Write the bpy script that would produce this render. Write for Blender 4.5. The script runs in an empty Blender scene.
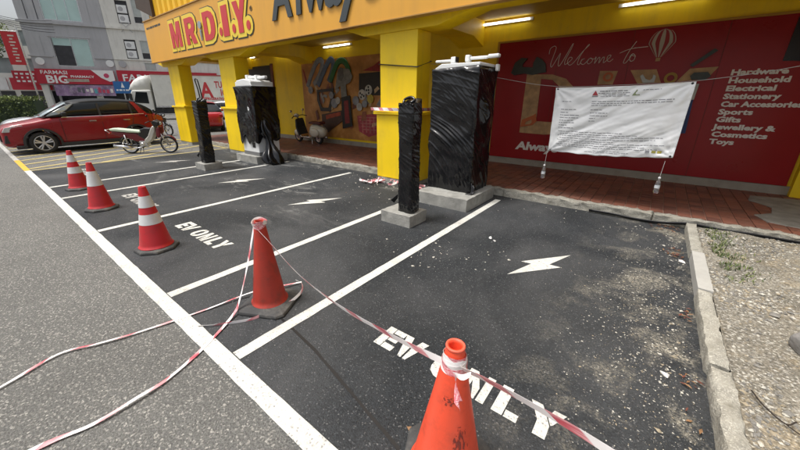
import bpy, bmesh, math, random
from math import sin, cos, pi, radians, atan2, sqrt, hypot
from mathutils import Vector, Matrix, noise
random.seed(7)
SC = bpy.context.scene
COL = SC.collection

# ------------------------------------------------------------ camera, sky, sun, exposure
cam_d = bpy.data.cameras.new("camera")
cam = bpy.data.objects.new("camera", cam_d)
COL.objects.link(cam)
cam.location = (0, 0, 1.7)
YAW, PITCH = 0.6717, 0.3384
cam.rotation_euler = (pi / 2 - PITCH, 0, YAW)
cam_d.sensor_width = 36.0
cam_d.lens = 327.85 / 800 * 36
cam_d.shift_x = (400 - 389.8) / 800
cam_d.shift_y = (215.0 - 225) / 800
cam_d.clip_start = 0.05
cam_d.clip_end = 900
SC.camera = cam

SUN_EL, SUN_AZ = radians(68), radians(215)     # azimuth measured from +Y towards +X
world = bpy.data.worlds.new("World")
SC.world = world
world.use_nodes = True
wn = world.node_tree
wn.nodes.clear()
w_out = wn.nodes.new("ShaderNodeOutputWorld")
w_bg = wn.nodes.new("ShaderNodeBackground")
w_sky = wn.nodes.new("ShaderNodeTexSky")
w_sky.sky_type = 'NISHITA'
w_sky.sun_disc = False
w_sky.sun_elevation = SUN_EL
w_sky.sun_rotation = SUN_AZ
w_sky.dust_density = 6.0
w_sky.air_density = 1.2
w_sky.ozone_density = 1.0
w_hs = wn.nodes.new("ShaderNodeHueSaturation")     # thin bright cloud: the blue is washed out
w_hs.inputs['Saturation'].default_value = 0.40
w_bg.inputs['Strength'].default_value = 0.125
wn.links.new(w_sky.outputs[0], w_hs.inputs['Color'])
wn.links.new(w_hs.outputs[0], w_bg.inputs['Color'])
wn.links.new(w_bg.outputs[0], w_out.inputs['Surface'])

sun_d = bpy.data.lights.new("sun", 'SUN')
sun_d.energy = 2.0
sun_d.angle = radians(14)
sun_d.color = (1.0, 0.975, 0.93)
sun = bpy.data.objects.new("sun", sun_d)
COL.objects.link(sun)
sdir = Vector((sin(SUN_AZ) * cos(SUN_EL), cos(SUN_AZ) * cos(SUN_EL), sin(SUN_EL)))
sun.rotation_euler = sdir.to_track_quat('Z', 'Y').to_euler()
SC.view_settings.view_transform = 'Standard'
SC.view_settings.look = 'None'
SC.view_settings.exposure = 0.50
SC.view_settings.gamma = 1

# ------------------------------------------------------------ materials
MATS = {}
def mat(name, col, rough=0.6, var=0.12, vscale=3.0, bump=0.0, bscale=40.0, metal=0.0, spec=0.5, coat=0.0,
        speck=None, sscale=200.0, samt=0.1, dirt=None, dscale=1.5, damt=0.0, emit=None, estr=0.0, alpha=None, trans=0.0, grain=0.0, gscale=80.0, streak=None, stramt=0.0):
    """principled material; colour varies softly, optional specks (voronoi cells), dirt patches and bump"""
    if name in MATS:
        return MATS[name]
    m = bpy.data.materials.new(name)
    m.use_nodes = True
    nt = m.node_tree
    N, L = nt.nodes, nt.links
    b = N['Principled BSDF']
    tc = N.new("ShaderNodeTexCoord")
    co = tc.outputs['Object']
    n1 = N.new("ShaderNodeTexNoise")
    n1.inputs['Scale'].default_value = vscale
    n1.inputs['Detail'].default_value = 6
    L.new(co, n1.inputs['Vector'])
    mp = N.new("ShaderNodeMapRange")
    mp.inputs['From Min'].default_value = 0.25
    mp.inputs['From Max'].default_value = 0.75
    mp.inputs['To Min'].default_value = 1 - var
    mp.inputs['To Max'].default_value = 1 + var
    L.new(n1.outputs[0], mp.inputs['Value'])
    vm = N.new("ShaderNodeVectorMath")
    vm.operation = 'SCALE'
    vm.inputs[0].default_value = col[:3]
    L.new(mp.outputs[0], vm.inputs['Scale'])
    cur = vm.outputs[0]
    if speck is not None:
        v = N.new("ShaderNodeTexVoronoi")
        v.inputs['Scale'].default_value = sscale
        L.new(co, v.inputs['Vector'])
        sx = N.new("ShaderNodeSeparateColor")
        L.new(v.outputs['Color'], sx.inputs[0])
        r = N.new("ShaderNodeMapRange")
        r.inputs['From Min'].default_value = 1 - samt
        r.inputs['From Max'].default_value = 1.0
        L.new(sx.outputs[0], r.inputs['Value'])
        mx = N.new("ShaderNodeMix")
        mx.data_type = 'RGBA'
        L.new(r.outputs[0], mx.inputs['Factor'])
        L.new(cur, mx.inputs['A'])
        mx.inputs['B'].default_value = (*speck, 1)
        cur = mx.outputs['Result']
    if dirt is not None:
        n2 = N.new("ShaderNodeTexNoise")
        n2.inputs['Scale'].default_value = dscale
        n2.inputs['Detail'].default_value = 9
        n2.inputs['Roughness'].default_value = 0.7
        L.new(co, n2.inputs['Vector'])
        r = N.new("ShaderNodeMapRange")
        r.inputs['From Min'].default_value = 0.5
        r.inputs['From Max'].default_value = 0.72
        r.inputs['To Max'].default_value = damt
        L.new(n2.outputs[0], r.inputs['Value'])
        mx = N.new("ShaderNodeMix")
        mx.data_type = 'RGBA'
        L.new(r.outputs[0], mx.inputs['Factor'])
        L.new(cur, mx.inputs['A'])
        mx.inputs['B'].default_value = (*dirt, 1)
        cur = mx.outputs['Result']
    if streak is not None:      # rain streaks: noise drawn out downwards
        mpp = N.new("ShaderNodeMapping"); mpp.inputs['Scale'].default_value = (3.2, 3.2, .35)
        L.new(co, mpp.inputs['Vector'])
        n3 = N.new("ShaderNodeTexNoise"); n3.inputs['Scale'].default_value = 1.0; n3.inputs['Detail'].default_value = 7; n3.inputs['Roughness'].default_value = .7
        L.new(mpp.outputs[0], n3.inputs['Vector'])
        r = N.new("ShaderNodeMapRange"); r.inputs['From Min'].default_value = .48; r.inputs['From Max'].default_value = .75; r.inputs['To Max'].default_value = stramt
        L.new(n3.outputs[0], r.inputs['Value'])
        mx = N.new("ShaderNodeMix"); mx.data_type = 'RGBA'
        L.new(r.outputs[0], mx.inputs['Factor']); L.new(cur, mx.inputs['A']); mx.inputs['B'].default_value = (*streak, 1)
        cur = mx.outputs['Result']
    if grain:
        ng = N.new("ShaderNodeTexNoise"); ng.inputs['Scale'].default_value = gscale; ng.inputs['Detail'].default_value = 3; ng.inputs['Roughness'].default_value = .75
        L.new(co, ng.inputs['Vector'])
        r = N.new("ShaderNodeMapRange"); r.inputs['From Min'].default_value = .33; r.inputs['From Max'].default_value = .67
        r.inputs['To Min'].default_value = 1 - grain; r.inputs['To Max'].default_value = 1 + grain
        L.new(ng.outputs[0], r.inputs['Value'])
        vg = N.new("ShaderNodeVectorMath"); vg.operation = 'SCALE'
        L.new(cur, vg.inputs[0]); L.new(r.outputs[0], vg.inputs['Scale'])
        cur = vg.outputs[0]
    L.new(cur, b.inputs['Base Color'])
    rr = N.new("ShaderNodeMapRange")
    rr.inputs['To Min'].default_value = max(0.02, rough - 0.08)
    rr.inputs['To Max'].default_value = min(1, rough + 0.08)
    L.new(n1.outputs[0], rr.inputs['Value'])
    L.new(rr.outputs[0], b.inputs['Roughness'])
    b.inputs['Metallic'].default_value = metal
    b.inputs['Specular IOR Level'].default_value = spec
    b.inputs['Coat Weight'].default_value = coat
    b.inputs['Coat Roughness'].default_value = 0.05
    if bump:
        nb = N.new("ShaderNodeTexNoise")
        nb.inputs['Scale'].default_value = bscale
        nb.inputs['Detail'].default_value = 5
        L.new(co, nb.inputs['Vector'])
        bp = N.new("ShaderNodeBump")
        bp.inputs['Strength'].default_value = min(1, bump)
        bp.inputs['Distance'].default_value = 0.01
        L.new(nb.outputs[0], bp.inputs['Height'])
        L.new(bp.outputs[0], b.inputs['Normal'])
    if emit:
        b.inputs['Emission Color'].default_value = (*emit, 1)
        b.inputs['Emission Strength'].default_value = estr
    if trans:
        b.inputs['Transmission Weight'].default_value = trans
    if alpha is not None:
        b.inputs['Alpha'].default_value = alpha
    MATS[name] = m
    return m

# ------------------------------------------------------------ mesh builder
class MB:
    def __init__(s):
        s.v, s.f, s.m, s.uv = [], [], [], None
    def add(s, vs, fs, m=0):
        o = len(s.v)
        s.v += [tuple(p) for p in vs]
        s.f += [tuple(i + o for i in f) for f in fs]
        s.m += [m] * len(fs)
        return s
    def box(s, x0, x1, y0, y1, z0, z1, m=0):
        vs = [(x, y, z) for z in (z0, z1) for y in (y0, y1) for x in (x0, x1)]
        return s.add(vs, [(0, 2, 3, 1), (4, 5, 7, 6), (0, 1, 5, 4), (2, 6, 7, 3), (0, 4, 6, 2), (1, 3, 7, 5)], m)
    def prism(s, poly, a, b, fn, m=0):
        """poly: 2-D outline, extruded from a to b; fn(u, v, w) -> point"""
        n = len(poly)
        vs = [fn(u, v, a) for u, v in poly] + [fn(u, v, b) for u, v in poly]
        fs = [tuple(range(n - 1, -1, -1)), tuple(range(n, 2 * n))] + [(i, (i + 1) % n, n + (i + 1) % n, n + i) for i in range(n)]
        return s.add(vs, fs, m)
    def loft(s, rings, m=0, caps=True, closed=True):
        n = len(rings[0])
        vs = [p for r in rings for p in r]
        fs = []
        for k in range(len(rings) - 1):
            for i in range(n if closed else n - 1):
                j = (i + 1) % n
                fs.append((k * n + i, k * n + j, (k + 1) * n + j, (k + 1) * n + i))
        if caps:
            fs.append(tuple(range(n - 1, -1, -1)))
            fs.append(tuple((len(rings) - 1) * n + i for i in range(n)))
        return s.add(vs, fs, m)
    def tube(s, pts, r, n=8, m=0, caps=True):
        pts = [Vector(p) for p in pts]
        rs = r if isinstance(r, (list, tuple)) else [r] * len(pts)
        rings = []
        prev = None
        for i, p in enumerate(pts):
            t = (pts[min(i + 1, len(pts) - 1)] - pts[max(i - 1, 0)]).normalized()
            if prev is None:
                a = t.cross(Vector((0, 0, 1)) if abs(t.z) < 0.9 else Vector((1, 0, 0))).normalized()
            else:
                a = (prev - t * prev.dot(t)).normalized()
            prev = a
            b = t.cross(a)
            rings.append([p + (a * cos(2 * pi * k / n) + b * sin(2 * pi * k / n)) * rs[i] for k in range(n)])
        return s.loft(rings, m, caps)
    def lathe(s, prof, c=(0, 0, 0), n=24, m=0, axis='z', caps=True, close=False):
        if close: prof = list(prof) + [prof[0]]; caps = False
        rings = []
        for r, h in prof:
            ring = []
            for k in range(n):
                a = 2 * pi * k / n
                if axis == 'z': p = (c[0] + r * cos(a), c[1] + r * sin(a), c[2] + h)
                elif axis == 'x': p = (c[0] + h, c[1] + r * cos(a), c[2] + r * sin(a))
                else: p = (c[0] + r * sin(a), c[1] + h, c[2] + r * cos(a))
                ring.append(p)
            rings.append(ring)
        return s.loft(rings, m, caps)
    def ball(s, c, r, n=12, m=0):
        rx, ry, rz = r if isinstance(r, (list, tuple)) else (r, r, r)
        rings = []
        for i in range(1, n // 2):
            t = pi * i / (n // 2)
            rings.append([(c[0] + rx * sin(t) * cos(2 * pi * k / n), c[1] + ry * sin(t) * sin(2 * pi * k / n), c[2] - rz * cos(t)) for k in range(n)])
        return s.loft(rings, m)
    def move(s, M):
        s.v = [tuple(M @ Vector(p)) for p in s.v]
        return s
    def build(s, name, mats, parent=None, smooth=False, bevel=0, sub=0, solid=0, seg=2, auto=40):
        me = bpy.data.meshes.new(name)
        me.from_pydata(s.v, [], s.f)
        for mm in (mats if isinstance(mats, (list, tuple)) else [mats]):
            me.materials.append(mm)
        if any(s.m):
            me.polygons.foreach_set('material_index', s.m)
        if s.uv:
            uvl = me.uv_layers.new(name="UVMap")
            for li, l in enumerate(me.loops):
                uvl.data[li].uv = s.uv[l.vertex_index]
        me.update()
        if smooth:
            for p in me.polygons: p.use_smooth = True
        o = bpy.data.objects.new(name, me)
        COL.objects.link(o)
        if parent is not None: o.parent = parent
        if bevel:
            md = o.modifiers.new("bevel", 'BEVEL')
            md.width = bevel; md.segments = seg; md.limit_method = 'ANGLE'; md.angle_limit = radians(35)
        if sub:
            md = o.modifiers.new("sub", 'SUBSURF')
            md.levels = sub; md.render_levels = sub
        if solid:
            md = o.modifiers.new("solid", 'SOLIDIFY'); md.thickness = solid
        return o

def fix_normals(o):
    bm = bmesh.new(); bm.from_mesh(o.data)
    bmesh.ops.recalc_face_normals(bm, faces=bm.faces)
    bm.to_mesh(o.data); bm.free()
    return o

def tag(o, label=None, cat=None, group=None, kind=None):
    if label: o['label'] = label
    if cat: o['category'] = cat
    if group: o['group'] = group
    if kind: o['kind'] = kind
    return o
def thing(name, label, cat, loc=(0, 0, 0), rz=0.0, group=None, rot=None):
    o = bpy.data.objects.new(name, None)
    COL.objects.link(o)
    o.empty_display_size = 0.2
    o.location = loc
    o.rotation_euler = rot if rot else (0, 0, rz)
    return tag(o, label, cat, group)
def kids(o):
    return [c for c in bpy.data.objects if c.parent is o]
def copy_tree(o, parent=None):
    c = o.copy()
    COL.objects.link(c)
    if parent is not None: c.parent = parent
    for ch in kids(o): copy_tree(ch, c)
    return c
def nz(x, y, z, s=1.0):
    return noise.noise(Vector((x * s, y * s, z * s)))

def shape2d(outer, holes, d0, d1, fn, name, m, parent, bevel=0):
    """flat outline with holes, extruded from depth d0 to d1"""
    bm = bmesh.new()
    edges = []
    for loop in [outer] + list(holes):
        vs = [bm.verts.new((u, v, 0)) for u, v in loop]
        for i in range(len(vs)): edges.append(bm.edges.new((vs[i], vs[(i + 1) % len(vs)])))
    bmesh.ops.triangle_fill(bm, use_beauty=True, edges=edges)
    bmesh.ops.dissolve_limit(bm, angle_limit=0.01, verts=bm.verts, edges=bm.edges)
    r = bmesh.ops.extrude_face_region(bm, geom=bm.faces[:])
    top = {e for e in r['geom'] if isinstance(e, bmesh.types.BMVert)}
    for v in bm.verts:
        u, w = v.co.x, v.co.y
        v.co = Vector(fn(u, w, d1 if v in top else d0))
    bmesh.ops.recalc_face_normals(bm, faces=bm.faces)
    me = bpy.data.meshes.new(name)
    bm.to_mesh(me); bm.free()
    me.materials.append(m)
    o = bpy.data.objects.new(name, me)
    COL.objects.link(o)
    if parent is not None: o.parent = parent
    return o

def offset_poly(poly, d):
    """outline grown outwards by d (counter-clockwise input)"""
    n = len(poly); out = []
    A = sum(poly[i][0] * poly[(i + 1) % n][1] - poly[(i + 1) % n][0] * poly[i][1] for i in range(n))
    if A < 0: poly = poly[::-1]
    for i in range(n):
        p0, p1, p2 = Vector(poly[i - 1]), Vector(poly[i]), Vector(poly[(i + 1) % n])
        e1, e2 = (p1 - p0).normalized(), (p2 - p1).normalized()
        n1, n2 = Vector((e1.y, -e1.x)), Vector((e2.y, -e2.x))
        b = n1 + n2
        if b.length < 1e-4: b = n1
        b.normalize()
        k = d / max(0.45, b.dot(n1))
        out.append(tuple(p1 + b * k))
    return out

def text_mesh(s, name, m, parent, size, M, shear=0.0, bold=0.0, extrude=0.004, xs=1.0, space=1.0, align='LEFT'):
    """lettering as one flat solid; M places local x (reading), y (up), z (towards the reader)"""
    cu = bpy.data.curves.new(name, 'FONT')
    cu.body = s; cu.size = size; cu.shear = shear; cu.offset = bold; cu.extrude = extrude
    cu.space_character = space; cu.align_x = align; cu.resolution_u = 2
    tmp = bpy.data.objects.new(name, cu)
    COL.objects.link(tmp)
    dg = bpy.context.evaluated_depsgraph_get()
    me = bpy.data.meshes.new_from_object(tmp.evaluated_get(dg))
    bpy.data.objects.remove(tmp, do_unlink=True)
    bpy.data.curves.remove(cu)
    me.transform(M @ Matrix.Diagonal((xs, 1, 1, 1)))
    me.materials.clear(); me.materials.append(m)
    o = bpy.data.objects.new(name, me)
    COL.objects.link(o)
    if parent is not None: o.parent = parent
    return o
def face_minus_y(x, y, z):          # lettering on a wall that looks towards -Y
    return Matrix(((1, 0, 0, x), (0, 0, -1, y), (0, 1, 0, z), (0, 0, 0, 1)))

def catmull(pts, n=8):
    pts = [Vector(p) for p in pts]
    P = [pts[0] * 2 - pts[1]] + pts + [pts[-1] * 2 - pts[-2]]
    out = []
    for i in range(1, len(P) - 2):
        for k in range(n):
            t = k / n
            out.append(0.5 * ((2 * P[i]) + (-P[i - 1] + P[i + 1]) * t + (2 * P[i - 1] - 5 * P[i] + 4 * P[i + 1] - P[i + 2]) * t * t + (-P[i - 1] + 3 * P[i] - 3 * P[i + 1] + P[i + 2]) * t ** 3))
    out.append(pts[-1])
    return out
WELCOME = [[(-2.254, 2.657), (-2.243, 2.763), (-2.17, 2.81), (-2.125, 2.768), (-2.16, 2.60), (-2.19, 2.46), (-2.165, 2.385), (-2.10, 2.50), (-2.02, 2.66), (-2.035, 2.53), (-2.03, 2.41), (-1.985, 2.43), (-1.89, 2.63), (-1.80, 2.83), (-1.815, 2.74), (-1.90, 2.52), (-1.899, 2.426), (-1.85, 2.449), (-1.776, 2.519), (-1.779, 2.556), (-1.824, 2.559), (-1.855, 2.48), (-1.806, 2.409), (-1.729, 2.453), (-1.6, 2.646), (-1.489, 2.772), (-1.515, 2.764), (-1.623, 2.575), (-1.652, 2.43), (-1.613, 2.41), (-1.574, 2.499), (-1.524, 2.514), (-1.576, 2.506), (-1.594, 2.445), (-1.54, 2.405), (-1.488, 2.45), (-1.464, 2.474), (-1.437, 2.519), (-1.473, 2.463), (-1.435, 2.41), (-1.376, 2.468), (-1.402, 2.517), (-1.43, 2.518), (-1.348, 2.499), (-1.32, 2.536), (-1.332, 2.412), (-1.281, 2.508), (-1.25, 2.52), (-1.254, 2.414), (-1.205, 2.51), (-1.172, 2.515), (-1.174, 2.42), (-1.135, 2.442), (-1.068, 2.519), (-1.068, 2.553), (-1.111, 2.539), (-1.117, 2.469), (-1.067, 2.431), (-1.012, 2.48)], [(-0.68, 2.767), (-0.767, 2.599), (-0.824, 2.416), (-0.793, 2.387), (-0.74, 2.462), (-0.71, 2.544), (-0.738, 2.486), (-0.709, 2.416), (-0.659, 2.44), (-0.653, 2.513), (-0.696, 2.55), (-0.706, 2.524), (-0.641, 2.499)], [(-0.919, 2.577), (-0.745, 2.641), (-0.481, 2.658)]]
WOOD_D = [(-2.686, 0.932), (-2.678, 2.26), (-2.113, 2.232), (-1.823, 2.134), (-1.636, 1.946), (-1.533, 1.599), (-1.506, 1.171), (-1.679, 0.965), (-2.108, 0.914)]
WOOD_DH = [(-2.328, 1.213), (-2.349, 2.152), (-2.096, 2.12), (-1.934, 1.975), (-1.85, 1.596), (-1.865, 1.304), (-1.954, 1.202)]
SAW = [(-2.677, 1.067), (-2.661, 1.237), (-2.354, 1.391), (-2.313, 1.213), (-2.393, 1.122)]
SAWH = [(-2.577, 1.125), (-2.561, 1.204), (-2.414, 1.277), (-2.412, 1.184), (-2.447, 1.141)]
CLAMP = [(-3.048, 2.324), (-2.98, 2.562), (-2.735, 2.635), (-2.575, 2.595), (-2.748, 2.501), (-2.769, 2.419), (-2.58, 2.409), (-2.463, 2.444), (-2.549, 2.535), (-2.701, 2.615), (-2.423, 2.585), (-2.287, 2.462), (-2.261, 2.289), (-2.557, 2.243), (-2.75, 2.281), (-2.974, 2.26)]
TRAP = [[(-1.203, 2.0), (-1.201, 2.262), (-0.884, 2.248), (-0.93, 1.993)], [(-0.513, 1.998), (-0.677, 2.253), (-0.261, 2.248), (-0.147, 2.008)], [(0.077, 2.016), (0.224, 2.233), (0.608, 2.249), (0.493, 2.05)]]
HAM = [[(0.254, 2.106), (0.298, 2.164), (0.484, 2.165), (0.538, 2.095), (0.478, 2.037), (0.287, 2.043)], [(0.307, 2.043), (0.391, 2.04), (0.417, 1.698), (0.348, 1.698)], [(0.21, 2.294), (0.484, 2.545), (0.535, 2.51), (0.257, 2.259)]]
SPAN = [(-0.496, 2.134), (-0.459, 2.168), (-0.397, 2.081), (-0.326, 2.053), (-0.292, 2.092), (-0.293, 2.161), (-0.243, 2.125), (-0.253, 2.011), (-0.425, 2.006)]
RING = [(-0.018, 2.082), (-1.034, 2.155)]
BLUE = [(0.327, 1.675), (0.393, 1.7), (0.417, 1.094), (0.315, 1.088)]
SHAFT = [(0.344, 1.972), (0.413, 1.97), (0.401, 1.7), (0.352, 1.693)]
DARK = [(1.362, 3.009), (1.514, 2.988), (1.714, 2.271), (1.35, 2.294)]
ARCS = [[(-10.815, 2.158), (-10.508, 2.628), (-10.166, 3.0), (-9.902, 2.984), (-10.033, 2.607), (-10.434, 2.224)], [(-10.197, 2.182), (-9.925, 2.532), (-9.546, 2.962), (-9.348, 2.983), (-9.349, 2.714), (-9.605, 2.309)], [(-9.493, 2.306), (-9.242, 2.708), (-9.013, 2.929), (-8.757, 2.913), (-8.57, 2.674), (-8.535, 2.41)]]
DRILL = [(-9.242, 2.02), (-9.093, 2.566), (-8.924, 2.725), (-8.52, 2.672), (-8.364, 2.437), (-8.494, 2.243), (-8.701, 2.181), (-8.653, 1.771), (-8.939, 1.736), (-8.963, 2.153)]
BATT = [(-8.936, 1.772), (-8.516, 1.838), (-8.435, 0.822), (-8.931, 0.71)]
BATTR = [(-8.806, 1.652), (-8.596, 1.681), (-8.555, 0.925), (-8.791, 0.879)]
BOX = [(-10.063, 1.173), (-8.911, 1.346), (-8.878, 1.022), (-9.766, 0.528), (-10.063, 0.574)]
BOXR = [(-9.826, 1.156), (-9.023, 1.286), (-9.032, 1.163), (-9.817, 1.005)]
CHALK = [(-8.109, 2.511), (-7.095, 2.528), (-7.101, 1.828), (-8.137, 1.836)]
CRATE = [(-8.245, 1.17), (-7.313, 1.276), (-7.342, 0.597), (-7.725, 0.489), (-8.166, 0.655)]
SWOOSH = [(-7.944, 2.592), (-7.484, 2.712), (-7.092, 2.898), (-7.095, 2.528)]
FRAME = [(-10.273, 2.037), (-9.346, 2.092), (-9.374, 1.737), (-9.581, 1.297), (-10.112, 1.287), (-10.278, 1.664)]
REDEDGE = [(-11.047, 2.799), (-10.963, 2.758), (-10.8, 2.271), (-10.889, 2.273)]
BLOBS = [(-7.684, 1.995), (-7.971, 1.855), (-7.598, 1.721), (-9.331, 1.579), (-8.253, 1.667), (-8.083, 1.464), (-7.837, 1.568), (-10.579, 2.041), (-9.105, 1.666), (-9.421, 1.845)]
# ------------------------------------------------------------ surfaces
M_road = mat("old_asphalt", (0.122, 0.121, 0.114), 0.9, 0.14, 1.2, 1.0, 110, speck=(0.33, 0.32, 0.29), sscale=100, samt=0.22, dirt=(0.085, 0.083, 0.078), dscale=.9, damt=0.45, grain=.5, gscale=80)
M_conc = mat("grey_concrete", (0.30, 0.295, 0.27), 0.9, 0.22, 6, 0.8, 50, dirt=(0.13, 0.13, 0.115), dscale=4, damt=0.7)
M_concnew = mat("pale_concrete", (0.42, 0.41, 0.38), 0.9, 0.15, 6, 0.6, 60, dirt=(0.22, 0.21, 0.18), dscale=3, damt=0.6)
M_yellow = mat("yellow_wall_paint", (0.90, 0.62, 0.004), 0.5, 0.06, 1.5, 0.15, 30, dirt=(0.45, 0.30, 0.05), dscale=2.5, damt=0.18, streak=(.40, .28, .06), stramt=.3)
M_orange = mat("orange_panel", (0.72, 0.36, 0.045), 0.45, 0.06, 0.8, 0, 0, streak=(.45, .24, .06), stramt=.3)
M_mark = mat("white_road_paint", (0.60, 0.595, 0.55), 0.8, 0.10, 8, 0.4, 120, speck=(0.25, 0.25, 0.24), sscale=110, samt=0.10, dirt=(0.30, 0.29, 0.27), dscale=4, damt=0.75, grain=.16, gscale=90)
M_markfaint = mat("worn_white_paint", (0.48, 0.47, 0.44), 0.85, 0.2, 8, 0.4, 120, speck=(0.12, 0.12, 0.12), sscale=70, samt=0.35, dirt=(0.12, 0.12, 0.12), dscale=5, damt=0.8)
M_ymark = mat("yellow_road_paint", (0.66, 0.38, 0.035), 0.8, 0.15, 8, 0.3, 120, dirt=(0.40, 0.30, 0.12), dscale=4, damt=0.6)
M_yfaint = mat("worn_yellow_paint", (0.47, 0.385, 0.16), 0.85, 0.2, 6, 0.3, 120, dirt=(0.26, 0.23, 0.16), dscale=3, damt=0.7)
M_black = mat("black_plastic_part", (0.012, 0.012, 0.013), 0.4, 0.1, 20)
M_rubber = mat("tyre_rubber", (0.022, 0.022, 0.022), 0.8, 0.15, 30, 0.3, 60)
M_white = mat("white_enamel", (0.72, 0.73, 0.72), 0.35, 0.05, 4)
M_steel = mat("bright_metal", (0.62, 0.62, 0.63), 0.25, 0.08, 10, metal=1.0)
M_grout = mat("tile_grout", (0.36, 0.25, 0.20), 0.9, 0.2, 30)

def asphalt_bay():
    m = mat("new_black_asphalt", (0.022, 0.025, 0.028), 0.75, 0.22, 0.8, 1.0, 110, spec=0.3, speck=(0.13, 0.13, 0.13), sscale=140, samt=0.07, grain=.6, gscale=95)
    nt = m.node_tree; N, L = nt.nodes, nt.links
    b = N['Principled BSDF']
    src = b.inputs['Base Color'].links[0].from_socket
    tc = N.new("ShaderNodeTexCoord"); sep = N.new("ShaderNodeSeparateXYZ")
    L.new(tc.outputs['Object'], sep.inputs[0])
    def rng(sock, a, b_, c=0.0, d=1.0):
        r = N.new("ShaderNodeMapRange"); r.inputs['From Min'].default_value = a; r.inputs['From Max'].default_value = b_
        r.inputs['To Min'].default_value = c; r.inputs['To Max'].default_value = d
        L.new(sock, r.inputs['Value']); return r.outputs[0]
    def tex(scale, det=8, rough=0.65, vec=None, dist=0.0):
        n = N.new("ShaderNodeTexNoise"); n.inputs['Scale'].default_value = scale; n.inputs['Detail'].default_value = det
        n.inputs['Roughness'].default_value = rough; n.inputs['Distortion'].default_value = dist
        L.new(vec or tc.outputs['Object'], n.inputs['Vector']); return n.outputs[0]
    def mul(a, b_):
        x = N.new("ShaderNodeMath"); x.operation = 'MULTIPLY'; L.new(a, x.inputs[0])
        if isinstance(b_, float): x.inputs[1].default_value = b_
        else: L.new(b_, x.inputs[1])
        return x.outputs[0]
    def mixc(fac, a, col):
        x = N.new("ShaderNodeMix"); x.data_type = 'RGBA'; L.new(fac, x.inputs['Factor']); L.new(a, x.inputs['A'])
        if isinstance(col, tuple): x.inputs['B'].default_value = (*col, 1)
        else: L.new(col, x.inputs['B'])
        return x.outputs['Result']
    # grey dust film everywhere, thicker far from the camera-side bay
    dust = mul(rng(tex(0.55, 6, 0.6, None, 0.6), 0.42, 0.68), 0.34)
    cur = mixc(dust, src, (0.15, 0.15, 0.15))
    # pale sand spilled beside the right-hand kerb: fine broken grains in patches
    near = rng(sep.outputs['X'], -0.55, 0.45)
    pat = rng(tex(2.1, 7, 0.65, None, 0.5), 0.50, 0.66)
    gr = rng(tex(60, 4, 0.8), 0.42, 0.62)
    sand = mul(mul(near, pat), mul(gr, 0.95))
    cur = mixc(sand, cur, (0.56, 0.51, 0.40))
    # plaster powder scuffed about in front of the far chargers
    mp = N.new("ShaderNodeMapping"); mp.inputs['Scale'].default_value = (0.55, 1.6, 1); mp.inputs['Rotation'].default_value = (0, 0, 0.5)
    L.new(tc.outputs['Object'], mp.inputs['Vector'])
    pat2 = rng(tex(1.1, 10, 0.78, mp.outputs[0], 0.8), 0.55, 0.68)
    band = mul(rng(sep.outputs['Y'], 1.6, 3.2), mul(rng(sep.outputs['X'], -2.5, -5.0), 0.55))
    cur = mixc(mul(pat2, band), cur, (0.36, 0.36, 0.34))
    # little white chips
    v = N.new("ShaderNodeTexVoronoi"); v.inputs['Scale'].default_value = 5.5; v.inputs['Randomness'].default_value = 1.0; L.new(tc.outputs['Object'], v.inputs['Vector'])
    chip = mul(rng(v.outputs['Distance'], 0.055, 0.035), rng(tex(1.0, 3), 0.5, 0.6))
    cur = mixc(mul(chip, 0.55), cur, (0.5, 0.5, 0.48))
    L.new(cur, b.inputs['Base Color'])
    return m
M_bay = asphalt_bay()

def wrap_mat():
    m = bpy.data.materials.new("black_stretch_film"); m.use_nodes = True
    nt = m.node_tree; N, L = nt.nodes, nt.links; b = N['Principled BSDF']
    b.inputs['Base Color'].default_value = (0.006, 0.006, 0.007, 1)
    b.inputs['Roughness'].default_value = 0.13
    b.inputs['Specular IOR Level'].default_value = 0.5
    tc = N.new("ShaderNodeTexCoord")
    prev = None
    for (rot, sc, st, dist) in ((0.55, (1.6, 1.6, .08), 0.7, 0.022), (0.30, (1.2, 1.2, .035), 0.5, 0.010), (0.85, (1.0, 1.0, .06), 0.4, 0.014)):
        mp = N.new("ShaderNodeMapping"); mp.vector_type = 'TEXTURE'; mp.inputs['Rotation'].default_value = (0.35 * (rot > 0) - .1, rot, 0.0); mp.inputs['Scale'].default_value = sc
        L.new(tc.outputs['Object'], mp.inputs['Vector'])
        n = N.new("ShaderNodeTexNoise"); n.noise_type = 'RIDGED_MULTIFRACTAL'
        n.inputs['Scale'].default_value = 1.0; n.inputs['Detail'].default_value = 3; n.inputs['Distortion'].default_value = 0.4
        L.new(mp.outputs[0], n.inputs['Vector'])
        bp = N.new("ShaderNodeBump"); bp.inputs['Strength'].default_value = st; bp.inputs['Distance'].default_value = dist
        pk = N.new("ShaderNodeMapRange"); pk.inputs['From Min'].default_value = .62; pk.inputs['From Max'].default_value = 1.5; L.new(n.outputs[0], pk.inputs['Value'])
        L.new(pk.outputs[0], bp.inputs['Height'])
        if prev: L.new(prev.outputs[0], bp.inputs['Normal'])
        prev = bp
    L.new(prev.outputs[0], b.inputs['Normal'])
    return m
M_wrap = wrap_mat()

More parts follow.
